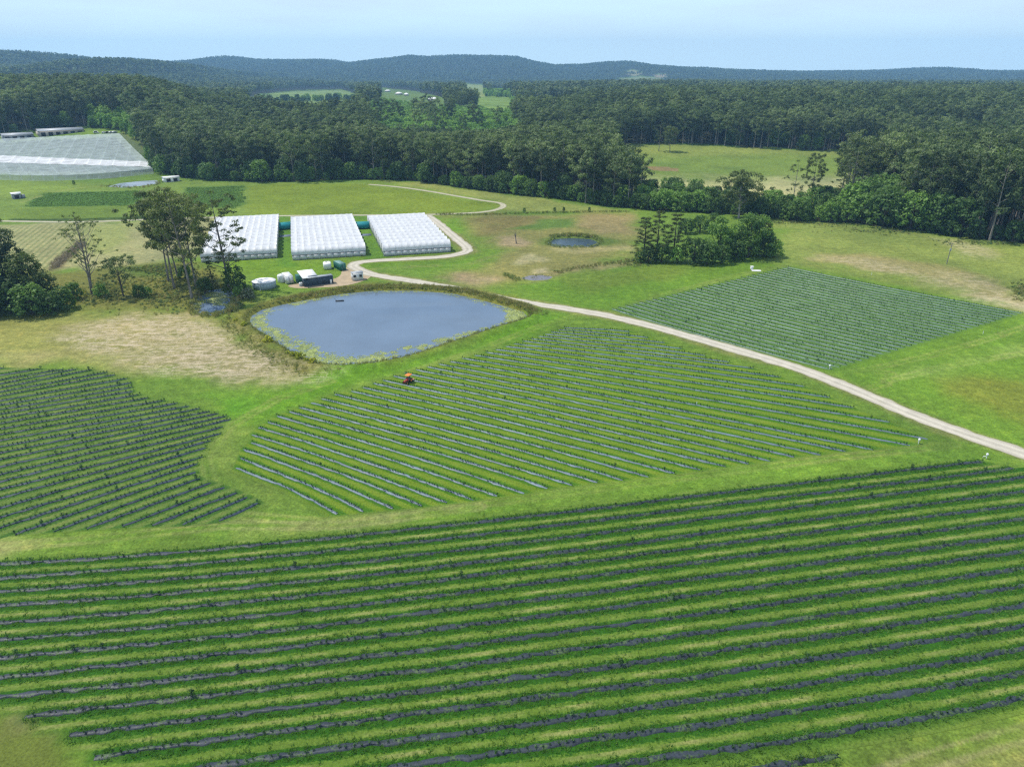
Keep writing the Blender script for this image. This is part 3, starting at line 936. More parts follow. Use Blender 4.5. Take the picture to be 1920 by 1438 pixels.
RC = [(20, 150), (230, 155), (355, 158), (430, 157), (520, 160), (605, 175), (645, 188), (715, 210), (740, 235), (745, 258), (750, 280), (790, 300), (835, 320), (925, 335),
      (1000, 348), (1065, 365), (1125, 380), (1180, 393), (1230, 405), (1275, 420), (1300, 440), (1255, 483), (1245, 520), (1190, 560), (1160, 600), (1140, 650), (1110, 690)]
LC = [155, 190, 218, 240, 262, 285, 308, 333, 358, 383, 408, 434, 462, 492, 524, 556, 590, 625, 662, 702, 745, 787, 832, 880, 935, 987, 1045]
ends = []
for (u, v_), l in zip(RC, LC):
    a, b = (0.0, 640 + l / 3), (u / 3, 640 + v_ / 3)
    s = (b[1] - a[1]) / max(b[0] - a[0], 1) if b[0] > 40 else -0.07
    ends.append(((-420, a[1] - 420 * s * 1.03), b))
for a, b in [((85, 1083), (1100, 735)), ((300, 1070), (1125, 770)), ((490, 1055), (1185, 797)), ((690, 1043), (1260, 820)), ((855, 1035), (1330, 850)), ((1025, 1030), (1390, 877)),
             ((1230, 1010), (1450, 910))]:
    ends.append(((a[0] / 3, 640 + a[1] / 3), (b[0] / 3, 640 + b[1] / 3)))
ROWS_C = straight(ends, 0.0, 8)

tl, tr_, br, bl = P(1476, 501)[:2], P(1916, 588)[:2], P(1559, 693)[:2], P(1147, 580)[:2]
ND = int(round(0.5 * (np.linalg.norm(tl - bl) + np.linalg.norm(tr_ - br)) * 0.93 / 2.7))
ROWS_D = []
for k in range(ND):
    t = k / (ND - 1)
    a, b = bl * (1 - t) + tl * t, br * (1 - t) + tr_ * t
    s = np.linspace(0, 1, 40)[:, None]
    d = (b - a) / np.linalg.norm(b - a)
    nrm = np.array([d[1], -d[0]])
    ROWS_D.append(a * (1 - s) + b * s + nrm * ((fbm(s * 3, s * 0 + k * 0.7, 12) - 0.5) * 0.6 + 1.2 * 4 * s * (1 - s)))
ROWS_A = rows_front()


def resample(p, step):
    s = np.concatenate([[0], np.cumsum(np.linalg.norm(np.diff(p, axis=0), axis=1))])
    n = max(4, int(s[-1] / step) + 1)
    t = np.linspace(0, s[-1], n)
    return np.stack([np.interp(t, s, p[:, 0]), np.interp(t, s, p[:, 1])], 1), t


def mat_field(name, verge, lane, patch, w0=0.2, w1=0.32, pk=0.6, asym=0.85):
    """Grass between the rows: long and dark beside the mulch, mown and lighter down the lane."""
    m = NT(name)
    p = m.pos()
    uv = m.n('ShaderNodeUVMap').outputs[0]
    sx = m.n('ShaderNodeSeparateXYZ')
    m.L(uv, sx.inputs[0])
    n1 = m.noise(p, 2.8, 4.0, 0.68)
    n2 = m.noise(m.mapping(uv, (0.9, 0.16, 1)), 1.0, 3.0)
    n3 = m.noise(p, 0.10, 3.0)
    n4 = m.noise(m.mapping(uv, (6.0, 0.22, 1)), 1.0, 3.0, 0.6)
    sg = m.math('SUBTRACT', sx.outputs[0], m.math('FLOOR', m.math('ADD', sx.outputs[0], 0.5)))
    fr = m.math('MAXIMUM', m.math('MULTIPLY', sg, asym), m.math('MULTIPLY', sg, -1.12))
    fr = m.math('ADD', fr, m.math('ADD', m.mr(n1, 0.3, 0.7, -0.06, 0.06), m.mr(n4, 0.3, 0.7, -0.05, 0.05)))
    vm = m.math('SUBTRACT', 1.0, m.ss(w0, w1, fr))
    pm = m.math('MULTIPLY', m.math('MULTIPLY', m.ss(0.33, 0.45, fr), m.ss(0.42, 0.66, m.math('ADD', m.math('MULTIPLY', n2, 0.6), m.math('MULTIPLY', n3, 0.4)))), pk)
    col = m.mix(pm, tuple(lane), tuple(patch))
    col = m.mix(vm, col, tuple(verge))
    col = m.mix(m.math('MULTIPLY', m.ss(0.5, 0.75, n3), 0.3), col, m.mix(1.0, col, (0.72, 0.95, 0.7), 'MULTIPLY'))
    fade = m.attr('fade', 'Fac')
    col = m.mix(fade, m.attr('tint'), col)
    k = m.math('MULTIPLY', m.mr(n1, 0.28, 0.72, 0.62, 1.38), m.mr(n2, 0.3, 0.7, 0.9, 1.1))
    col = m.scale_col(col, k)
    m.bsdf(col, 0.9, 0.12, m.bump(n1, 0.7, 0.25))
    return m.m


def build_sheet(rows, name, mat, label, step=1.5, bare=None):
    n = max(len(resample(r, step)[0]) for r in rows)
    t = np.linspace(0, 1, n)
    g = []
    for r in rows:
        s = np.concatenate([[0], np.cumsum(np.linalg.norm(np.diff(r, axis=0), axis=1))])
        L = s[-1]
        tt = t * (L + 2.0) - 1.0
        q = np.stack([np.interp(tt, s, r[:, 0]), np.interp(tt, s, r[:, 1])], 1)
        d0, d1 = (r[0] - r[1]) / np.linalg.norm(r[0] - r[1]), (r[-1] - r[-2]) / np.linalg.norm(r[-1] - r[-2])
        q[tt < 0] = r[0] + d0 * -tt[tt < 0, None]
        q[tt > L] = r[-1] + d1 * (tt[tt > L, None] - L)
        g.append(q)
    g = np.array(g)
    first, last = g[0] + (g[0] - g[1]) * 0.6, g[-1] + (g[-1] - g[-2]) * 0.6
    sub = [first]
    us = [-0.6]
    fades = [0.0]
    for i in range(len(g)):
        sub.append(g[i]); us.append(i); fades.append(1.0)
        if i + 1 < len(g):
            sub.append(0.5 * (g[i] + g[i + 1])); us.append(i + 0.5); fades.append(1.0)
    sub.append(last); us.append(len(g) - 0.4); fades.append(0.0)
    sub = np.array(sub)
    R, N = sub.shape[:2]
    x, y = sub[..., 0].ravel(), sub[..., 1].ravel()
    uv = np.stack([np.repeat(us, N), np.tile(np.linspace(0, 1, N) * np.mean([resample(r, 1)[1][-1] for r in rows]), R)], 1)
    fade = np.repeat(fades, N)
    ed = np.minimum(np.arange(N), N - 1 - np.arange(N))
    fade = fade * np.tile(np.clip(ed / 1.5, 0, 1), R)
    if bare is not None:
        fade = fade * (1 - sstep(-1.2, 0.8, sdist(x, y, bare) + (fbm(x / 2, y / 2, 58) - 0.5) * 2))
    c, _, _ = paint(x, y, T(x, y))
    i0 = (np.arange(R - 1)[:, None] * N + np.arange(N - 1)[None, :]).ravel()
    f = np.stack([i0, i0 + 1, i0 + N + 1, i0 + N], 1)
    # faces must look up
    p0, p1, p2 = sub[0, 0], sub[0, 1], sub[1, 0]
    if (p1[0] - p0[0]) * (p2[1] - p0[1]) - (p1[1] - p0[1]) * (p2[0] - p0[0]) < 0:
        f = f[:, ::-1].copy()
    o = link(name, np_mesh(name, np.stack([x, y, T(x, y) + 0.02], 1), f, [mat], uv=uv, color=c, attrs={'fade': fade}))
    tag(o, label, 'field', kind='structure')


def mat_mulch(name, rgb, rough, debris, dcol, spec=0.45):
    m = NT(name)
    p = m.pos()
    n1 = m.noise(p, 4.0, 4.0, 0.6)
    n2 = m.noise(p, 0.5, 3.0)
    n3 = m.noise(p, 0.07, 2.0)
    col = m.scale_col(tuple(rgb), m.math('MULTIPLY', m.mr(n1, 0.3, 0.7, 0.72, 1.3), m.mr(n3, 0.3, 0.7, 0.75, 1.3)))
    col = m.mix(m.math('MULTIPLY', m.ss(debris, debris + 0.1, n2), m.ss(0.42, 0.55, n1)), col, tuple(dcol))
    m.bsdf(col, m.mr(n1, 0.3, 0.7, rough * 0.8, rough * 1.3), spec, m.bump(n1, 0.6, 0.06))
    return m.m


def build_row(name, r, width, h, mat, step, seed, label, group):
    p, s = resample(r, step)
    d = np.gradient(p, axis=0)
    d /= np.linalg.norm(d, axis=1, keepdims=True)
    nrm = np.stack([d[:, 1], -d[:, 0]], 1)
    cols = np.array([-0.5, -0.38, -0.12, 0.14, 0.38, 0.5])
    zz = np.array([-0.02, 0.55, 0.95, 1.0, 0.6, -0.02])
    n = len(p)
    jl = (fbm(s / 1.3, s * 0 + seed, seed) - 0.5) * 0.75
    jr = (fbm(s / 1.3, s * 0 + seed, seed + 50) - 0.5) * 0.75
    wob = (fbm(s / 7.0, s * 0, seed + 90) - 0.5) * 0.3
    end = np.minimum(1, np.minimum(s, s[-1] - s) / 0.8)[:, None]
    off = cols[None, :] * width * (0.55 + 0.45 * end) + wob[:, None]
    off = off + np.where(cols < -0.3, jl[:, None], np.where(cols > 0.3, jr[:, None], 0)) * width
    hz = (fbm(s[:, None] / 0.8 + 0 * cols, cols[None, :] * 3 + seed, seed + 7) - 0.5) * 0.35
    xy = p[:, None, :] + nrm[:, None, :] * off[..., None]
    z = h * np.maximum(zz[None, :] * (1 + hz), -0.02) * (0.3 + 0.7 * end) + 0.028
    v = np.stack([xy[..., 0].ravel(), xy[..., 1].ravel(), (T(xy[..., 0], xy[..., 1]) + z).ravel()], 1)
    k = len(cols)
    i0 = (np.arange(n - 1)[:, None] * k + np.arange(k - 1)[None, :]).ravel()
    f = np.stack([i0, i0 + k, i0 + k + 1, i0 + 1], 1)[:, ::-1]
    # normal up
    a, b, c = v[f[0, 0]], v[f[0, 1]], v[f[0, 2]]
    if np.cross(b - a, c - a)[2] < 0:
        f = f[:, ::-1]
    o = link(name, np_mesh(name, v, np.ascontiguousarray(f.astype(np.int32)), [mat], smooth=True))
    tag(o, label, 'crop row', group)


FA = mat_field('grass_lane_front', gcol(56, 108, 24), gcol(110, 143, 53), gcol(170, 166, 106), 0.24, 0.36, 0.75, 0.74)
FB = mat_field('grass_lane_middle', gcol(78, 128, 28), gcol(120, 152, 42), gcol(142, 156, 64), 0.2, 0.36, 0.5)
FC = mat_field('grass_lane_side', gcol(74, 116, 44), gcol(110, 140, 64), gcol(140, 146, 86), 0.2, 0.34, 0.7)
FD = mat_field('grass_lane_far', gcol(86, 130, 68), gcol(98, 138, 66), gcol(122, 138, 76), 0.18, 0.34, 0.5)
build_sheet(rows_front(False)[:-1], 'front_field', FA, 'striped foreground field of dark crop rows and mown grass lanes',
            bare=W([(-600, 1325), (0, 1330), (40, 1345), (118, 1388), (168, 1432), (290, 1490), (400, 1560), (400, 1700), (-600, 1700)]))
build_sheet(ROWS_B, 'middle_field', FB, 'lime green field with bluish rows beside the gravel road')
build_sheet(ROWS_C, 'side_field', FC, 'dense dark striped field in the left corner')
build_sheet(ROWS_D, 'far_field', FD, 'bluish green crop field beyond the gravel road')

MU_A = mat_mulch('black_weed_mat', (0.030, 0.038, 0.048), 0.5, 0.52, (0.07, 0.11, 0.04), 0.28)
MU_B = mat_mulch('sky_sheen_weed_mat', (0.105, 0.14, 0.165), 0.45, 0.62, (0.09, 0.15, 0.04))  # lighter than the black mat: grey sky reflection put into the base colour
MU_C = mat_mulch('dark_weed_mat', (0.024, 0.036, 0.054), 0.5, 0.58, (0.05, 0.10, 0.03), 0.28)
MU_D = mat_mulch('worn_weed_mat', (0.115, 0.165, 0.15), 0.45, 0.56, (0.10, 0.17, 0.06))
NA = len(ROWS_A)
for k, r in enumerate(ROWS_A):
    build_row('crop_row', r, 0.82, 0.15, MU_A, 0.35, 100 + k, 'black mulch crop row, %s up from the bottom edge of the foreground field' % ordinal(NA - k), 'black crop rows of the foreground field')
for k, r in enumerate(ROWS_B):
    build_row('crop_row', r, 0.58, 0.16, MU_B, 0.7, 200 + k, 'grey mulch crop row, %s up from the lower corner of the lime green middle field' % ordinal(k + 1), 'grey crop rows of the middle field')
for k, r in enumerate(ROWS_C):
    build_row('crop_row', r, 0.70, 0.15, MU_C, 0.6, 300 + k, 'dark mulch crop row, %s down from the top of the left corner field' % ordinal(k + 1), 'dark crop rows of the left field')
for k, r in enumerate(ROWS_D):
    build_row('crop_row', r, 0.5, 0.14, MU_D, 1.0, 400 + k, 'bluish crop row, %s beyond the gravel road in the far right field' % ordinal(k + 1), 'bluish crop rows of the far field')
# ------------------------------------------------------------------ foliage builders
def leaves(rng, cen, rad, n, size, up=0.5, aspect=0.55, shell=0.45, droop=0.0, wild=0.35):
    """n leaf sprays in each of the ellipsoids (cen, rad): verts, quads."""
    K = len(cen)
    d = rng.normal(size=(K, n, 3))
    d /= np.linalg.norm(d, axis=2, keepdims=True)
    r = rng.random((K, n, 1)) ** shell
    c = cen[:, None, :] + d * r * rad[:, None, :]
    nr = d * 0.95 + rng.normal(size=(K, n, 3)) * wild
    nr[..., 2] += up
    nr /= np.linalg.norm(nr, axis=2, keepdims=True)
    t = np.cross(nr, rng.normal(size=(K, n, 3)))
    t[..., 2] -= droop
    t -= nr * (t * nr).sum(2, keepdims=True)
    t /= np.maximum(np.linalg.norm(t, axis=2, keepdims=True), 1e-6)
    b = np.cross(nr, t)
    s = size * rng.uniform(0.6, 1.35, (K, n, 1)) * 0.5
    # a kinked diamond leaf spray rather than a flat square
    v = np.stack([c - t * s, c - b * s * aspect + nr * s * 0.25, c + t * s * 1.1, c + b * s * aspect + nr * s * 0.12], 2)
    N = K * n
    f = np.arange(N * 4).reshape(N, 4)
    return v.reshape(-1, 3), f


def arr(p):
    return np.array(p, float)


def gum(seed, H=28.0, R=6.0, zb=0.45, nl=13, sub=2, cr=1.7, nleaf=26, leaf=0.95, lean=(0, 0), tr=0.38, stems=1, spread=0.0, twigs=5, steep=0.7, flat=0.6):
    """Eucalypt: pale trunk(s), steep limbs, flat leaf clumps at the limb ends, gaps between."""
    rng = np.random.default_rng(seed)
    tm, cm = QM(), QM()
    cen = []
    for s in range(stems):
        a0 = rng.uniform(0, 6.28) if stems > 1 else 0
        hs = H * (1 if s == 0 else rng.uniform(0.78, 0.95))
        top = arr([lean[0] + math.cos(a0) * spread * (stems > 1), lean[1] + math.sin(a0) * spread * (stems > 1), hs])
        t = np.linspace(0, 1, 9)[:, None]
        pts = top * t + np.column_stack([np.sin(t * 5 + s) * 0.012 * H * t, np.cos(t * 4 + seed) * 0.012 * H * t, 0 * t])
        pts[0, 2] = -0.4
        rad = tr * (1 - 0.86 * t[:, 0]) * (0.8 if s else 1)
        rad[0] *= 1.35
        tm.add(*tube_np(pts, rad, 7))
        at = lambda f: arr([np.interp(f, t[:, 0], pts[:, k]) for k in range(3)])
        for i in range(nl):
            f = zb + (0.98 - zb) * (i + rng.uniform(0, 0.8)) / nl
            a = i * 2.4 + rng.uniform(-0.5, 0.5) + s * 1.3
            prof = 0.45 + 0.6 * math.sin(math.pi * min(1, max(0.05, (f - zb) / (1 - zb) * 0.9 + 0.1)))
            L = R * prof * rng.uniform(0.7, 1.15)
            p0 = at(max(zb * 0.8, f - 0.10))
            p2 = p0 + arr([math.cos(a) * L, math.sin(a) * L, L * rng.uniform(steep * 0.7, steep * 1.3)])
            p2[2] = min(p2[2], hs * 1.02)
            p1 = p0 * 0.5 + p2 * 0.5 + arr([0, 0, -0.08 * L]) + rng.normal(size=3) * 0.05 * L
            r0 = tr * (1 - 0.86 * f) * 0.6
            tm.add(*tube_np(arr([p0, p1, p2]), arr([r0, r0 * 0.7, r0 * 0.3]), twigs))
            for j in range(sub):
                q = p1 * (0.5 - 0.5 * j / max(1, sub)) + p2 * (0.5 + 0.5 * j / max(1, sub))
                e = q + rng.normal(size=3) * arr([0.30, 0.30, 0.16]) * L + arr([0, 0, 0.1 * L])
                cen.append(e)
                if twigs > 3:
                    tm.add(*tube_np(arr([q, e]), arr([r0 * 0.4, r0 * 0.15]), 3))
            cen.append(p2)
        cen.append(top + arr([0, 0, 0.1]))
    cen = arr(cen)
    k = rng.uniform(0.7, 1.3, (len(cen), 1)) * cr
    rad = np.concatenate([k, k * rng.uniform(0.8, 1.2, k.shape), k * flat], 1)
    cm.add(*leaves(rng, cen, rad, nleaf, leaf, 0.55, 0.5, 0.5, 0.5))
    return tm.get(), cm.get()


def dome(seed, H=9.0, R=4.2, K=34, nleaf=36, leaf=0.75, lump=0.3, zb=0.12, ragged=0.12):
    """Dense broad tree or bush: many lumps over an uneven dome, short trunk."""
    rng = np.random.default_rng(seed)
    tm, cm = QM(), QM()
    tm.add(*tube_np(arr([(0, 0, -0.3), (0.1, 0, H * 0.3), (0, 0.1, H * 0.75)]), arr([R * 0.08, R * 0.06, R * 0.02]), 6))
    cen = []
    for i in range(K):
        z = ((i + 0.5) / K) ** 0.85
        a = i * 2.39996 + rng.uniform(-0.3, 0.3)
        rr = R * math.sqrt(max(0.03, 1 - (z * 1.02 - 0.12) ** 2)) * rng.uniform(1 - ragged * 2.2, 1 + ragged)
        rr *= 0.55 + 0.45 * min(1, z / 0.25) if zb > 0.2 else 1
        p = arr([math.cos(a) * rr * 0.82, math.sin(a) * rr * 0.82, H * (zb + (0.93 - zb) * z) * rng.uniform(0.95, 1.05)])
        cen.append(p)
        if i % 3 == 0:
            tm.add(*tube_np(arr([(0, 0, H * 0.25 * z + 0.1), p * 0.9]), arr([R * 0.03, R * 0.008]), 4))
    cen = arr(cen)
    k = rng.uniform(0.7, 1.35, (K, 1)) * R * lump
    rad = np.concatenate([k, k, k * 0.8], 1)
    cm.add(*leaves(rng, cen, rad, nleaf, leaf, 0.5, 0.6, 0.4))
    return tm.get(), cm.get()


def hoop(seed, H=18.0, R=4.0, n=10):
    """Hoop pine: straight trunk, level whorls with dark tufts at the branch ends."""
    rng = np.random.default_rng(seed)
    tm, cm = QM(), QM()
    tm.add(*tube_np(arr([(0, 0, -0.3), (0.1, 0, H * 0.5), (0, 0, H)]), arr([0.26, 0.17, 0.04]), 7))
    cen, rad = [], []
    for i in range(n):
        f = 0.16 + 0.82 * i / (n - 1)
        L = R * (1.0 - 0.72 * max(0, (f - 0.35) / 0.65) ** 1.3) * rng.uniform(0.75, 1.1)
        nb = rng.integers(4, 7)
        a0 = rng.uniform(0, 6)
        L *= rng.uniform(0.7, 1.1)
        for b in range(nb):
            a = a0 + b * 6.283 / nb + rng.uniform(-0.25, 0.25)
            l = L * rng.uniform(0.6, 1.15)
            p0 = arr([0, 0, H * f])
            p1 = arr([math.cos(a) * l, math.sin(a) * l, H * f + 0.12 * l])
            tm.add(*tube_np(arr([p0, p1]), arr([0.06, 0.03]), 3))
            for q, s in ((1.0, 0.78), (0.72, 0.66)):
                cen.append(p0 * (1 - q) + p1 * q + rng.normal(size=3) * 0.1)
                rad.append([s, s, 0.42])
    cm.add(*leaves(rng, arr(cen), arr(rad), 32, 0.5, 0.5, 0.35, 0.5))
    return tm.get(), cm.get()


def far_tree(seed, H=26.0, R=6.0, K=7, n=16, leaf=2.4):
    rng = np.random.default_rng(seed)
    tm, cm = QM(), QM()
    tm.add(*tube_np(arr([(0, 0, -0.5), (0, 0, H * 0.8)]), arr([0.4, 0.15]), 4))
    a = np.arange(K) * 2.4 + rng.uniform(0, 1, K)
    rr = R * rng.uniform(0.2, 0.75, K)
    cen = np.stack([np.cos(a) * rr, np.sin(a) * rr, H * rng.uniform(0.5, 0.92, K)], 1)
    cen[0] = (0, 0, H * 0.93)
    k = rng.uniform(0.8, 1.2, (K, 1)) * R * 0.45
    cm.add(*leaves(rng, cen, np.concatenate([k, k, k * 0.8], 1), n, leaf, 0.6, 0.7, 0.5))
    return tm.get(), cm.get()


def blades(seed, n, h, spread, w, lean=0.5):
    """Tuft of narrow blades."""
    rng = np.random.default_rng(seed)
    a = rng.uniform(0, 6.283, n)
    r = spread * np.sqrt(rng.random(n))
    b = np.stack([np.cos(a) * r, np.sin(a) * r, np.zeros(n)], 1)
    a2 = a + rng.uniform(-1, 1, n)
    hh = h * rng.uniform(0.55, 1.15, n)
    tip = b + np.stack([np.cos(a2) * hh * lean, np.sin(a2) * hh * lean, hh], 1)
    mid = b * 0.5 + tip * 0.5 + np.stack([0 * a, 0 * a, hh * 0.12], 1)
    t = np.stack([-np.sin(a2 + 0.6), np.cos(a2 + 0.6), 0 * a], 1) * w * 0.5
    v = np.stack([b - t, b + t, mid + t * 0.8, tip, mid - t * 0.8], 1).reshape(-1, 3)
    i = np.arange(n)[:, None] * 5
    return v, np.concatenate([i + np.array([[0, 1, 2, 4]]), np.concatenate([i + np.array([[4, 2, 3, 3]])])])


def quads_fix(f):
    return [list(dict.fromkeys(q)) for q in f.tolist()]


# ------------------------------------------------------------------ leaf and bark materials
def mat_bark(name, a, b):
    m = NT(name)
    c = m.coord()
    n = m.noise(m.mapping(c, (1, 1, 0.25)), 1.4, 4.0, 0.6)
    oi = m.n('ShaderNodeObjectInfo').outputs['Random']
    col = m.mix(m.ss(0.35, 0.65, n), tuple(a), tuple(b))
    col = m.scale_col(col, m.mr(oi, 0, 1, 0.75, 1.2))
    m.bsdf(col, 0.85, 0.15)
    return m.m


BARK = mat_bark('gum_bark', (0.30, 0.27, 0.24), (0.14, 0.12, 0.10))
BARKD = mat_bark('dark_bark', (0.10, 0.085, 0.07), (0.06, 0.05, 0.042))
L_GUM = mat_leaf('gum_leaves', (0.080, 0.122, 0.040), val=0.40, rgb2=(0.170, 0.215, 0.082), trans=0.34)
L_GUM2 = mat_leaf('hero_gum_leaves', (0.095, 0.130, 0.036), val=0.2, rgb2=(0.15, 0.18, 0.052), trans=0.32)
L_BUSH = mat_leaf('broadleaf_leaves', (0.080, 0.150, 0.034), val=0.34, rgb2=(0.165, 0.275, 0.05), trans=0.35)
L_MASS = mat_leaf('dark_tree_leaves', (0.048, 0.080, 0.022), val=0.3, rgb2=(0.11, 0.14, 0.032), trans=0.25)
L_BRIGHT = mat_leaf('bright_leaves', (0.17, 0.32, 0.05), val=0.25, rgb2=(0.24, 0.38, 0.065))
L_HOOP = mat_leaf('hoop_pine_needles', (0.09, 0.12, 0.03), val=0.25, rgb2=(0.14, 0.155, 0.04))
L_FAR = mat_leaf('far_leaves', (0.080, 0.118, 0.042), val=0.42, rgb2=(0.155, 0.195, 0.080), trans=0.32)
L_CROP = mat_leaf('crop_leaves', (0.045, 0.105, 0.028), val=0.3, rgb2=(0.075, 0.155, 0.036), trans=0.2)
L_CROPB = mat_leaf('bluish_crop_leaves', (0.065, 0.135, 0.06), val=0.3, rgb2=(0.10, 0.18, 0.08), trans=0.2)
L_GRASS = mat_leaf('grass_blades', (0.095, 0.20, 0.03), val=0.25, rgb2=(0.15, 0.26, 0.045), trans=0.4)
L_REED = mat_leaf('reed_blades', (0.22, 0.22, 0.08), val=0.3, rgb2=(0.32, 0.25, 0.14), trans=0.4)
L_WEED = mat_leaf('weed_leaves', (0.19, 0.24, 0.07), val=0.3, rgb2=(0.27, 0.28, 0.10), trans=0.4)
L_YEL = mat_leaf('yellow_leaves', (0.32, 0.36, 0.02), val=0.15, rgb2=(0.42, 0.40, 0.03), trans=0.3)
L_PALE = mat_leaf('pale_leaves', (0.14, 0.17, 0.09), val=0.15, rgb2=(0.2, 0.22, 0.13), trans=0.2)
L_LILY = mat_leaf('lily_pads', (0.20, 0.25, 0.07), val=0.3, rgb2=(0.30, 0.33, 0.10), trans=0.0)
L_DEAD = mat_leaf('dry_brush', (0.24, 0.20, 0.13), val=0.25, rgb2=(0.32, 0.27, 0.18), trans=0.1)


class Kind:
    """A plant shape: meshes for trunk and crown, and both in one for far copies."""

    def __init__(self, name, tc, bark, leaf):
        (tv, tf), (cv, cf) = tc
        self.name = name
        self.trunk = np_mesh(name + '_trunk', tv, tf, [bark])
        self.crown = np_mesh(name + '_crown', cv, cf, [leaf])
        v = np.concatenate([tv, cv])
        f = np.concatenate([tf, cf + len(tv)])
        self.both = bpy.data.objects.new(name, np_mesh(name, v, f, [bark, leaf], mi=np.concatenate([np.zeros(len(tf)), np.ones(len(cf))])))
        self.H = float(cv[:, 2].max())


GUMS = [Kind('gum_tree_shape', gum(11 + i, 28, 5.2 + 0.6 * (i % 3), (0.42, 0.5, 0.36, 0.55, 0.46)[i], 11, 2, 2.15, 44, 1.05, tr=0.36), BARK, L_GUM) for i in range(5)]
DOMES = [Kind('bush_shape', dome(31 + i, 9, (4.0, 4.6, 3.6)[i], 36, 40, 0.72), BARKD, L_BUSH) for i in range(3)]
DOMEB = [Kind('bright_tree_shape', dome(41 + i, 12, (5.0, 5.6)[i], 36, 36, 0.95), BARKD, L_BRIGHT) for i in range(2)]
FARS = [Kind('far_gum_shape', far_tree(51 + i), BARK, L_FAR) for i in range(3)]
HOOPS = [Kind('hoop_pine_shape', hoop(61 + i, 18, 3.9 + 0.5 * i), BARKD, L_HOOP) for i in range(2)]


def plain(name, vf, mat):
    v, f = vf
    return bpy.data.objects.new(name, np_mesh(name, v, quads_fix(f) if (f[:, 2] == f[:, 3]).any() else f, [mat]))


def crop_plant(seed, h, r, n, leaf, mat, stalk=True):
    rng = np.random.default_rng(seed)
    q = QM()
    k = 5
    cen = np.stack([rng.normal(0, r * 0.35, k), rng.normal(0, r * 0.35, k), h * rng.uniform(0.35, 0.85, k)], 1)
    q.add(*leaves(rng, cen, np.full((k, 3), r * 0.55) * arr([1, 1, 0.9]), n // k, leaf, 0.4, 0.55, 0.6))
    for i in range(3):
        q.add(*tube_np(arr([(0, 0, 0), cen[i]]), arr([0.012, 0.006]), 3))
    return plain('young_plant_shape', q.get(), mat)


CROP = [crop_plant(71, 0.55, 0.30, 45, 0.17, L_CROP), crop_plant(72, 0.45, 0.26, 40, 0.16, L_CROP), crop_plant(73, 0.6, 0.24, 40, 0.15, L_CROP),
        crop_plant(74, 1.0, 0.55, 80, 0.24, L_CROP), crop_plant(75, 0.55, 0.26, 30, 0.2, L_CROPB), crop_plant(76, 0.6, 0.34, 45, 0.2, L_CROP)]
TUFT = [plain('grass_tuft_shape', blades(81, 16, 0.34, 0.30, 0.06), L_GRASS), plain('grass_tuft_shape', blades(82, 14, 0.26, 0.34, 0.07, 0.8), L_GRASS)]
REED = [plain('reed_shape', blades(83, 22, 1.15, 0.5, 0.07, 0.3), L_REED), plain('reed_shape', blades(84, 22, 0.9, 0.55, 0.08, 0.5), L_WEED),
        plain('weed_shape', leaves(np.random.default_rng(85), arr([(0, 0, .35), (.3, .1, .3), (-.2, .25, .25), (0, -.3, .3)]), np.full((4, 3), .38), 16, 0.26), L_WEED)]
WEEDG = plain('green_weed_shape', leaves(np.random.default_rng(86), arr([(0, 0, .4), (.35, .1, .3), (-.3, .25, .3), (0, -.35, .35)]), np.full((4, 3), .42), 18, 0.26), L_CROP)
LOWCROP = plain('low_crop_shape', leaves(np.random.default_rng(89), arr([(0, 0, .4), (.35, .1, .3), (-.3, .25, .3), (0, -.35, .35)]), np.full((4, 3), .42), 18, 0.26), mat_leaf('low_crop_leaves', (0.13, 0.24, 0.05), val=0.25, rgb2=(0.19, 0.31, 0.06), trans=0.35))
BRUSH = plain('dry_brush_shape', leaves(np.random.default_rng(87), arr([(0, 0, .5), (.5, .1, .4), (-.4, .25, .4)]), np.full((3, 3), .6), 26, 0.3, aspect=0.2), L_DEAD)
rng_ = np.random.default_rng(88)
pv, pf = [], []
for i in range(7):
    c_ = np.array([rng_.normal(0, .5), rng_.normal(0, .5), 0.004 * i])
    t_ = np.arange(7) * 2 * np.pi / 7
    r_ = rng_.uniform(.13, .26)
    pf.append(list(range(len(pv), len(pv) + 7)))
    pv += [tuple(c_ + np.array([math.cos(a) * r_, math.sin(a) * r_, 0.02])) for a in t_]
LILY = bpy.data.objects.new('lily_shape', np_mesh('lily_shape', pv, pf, [L_LILY]))


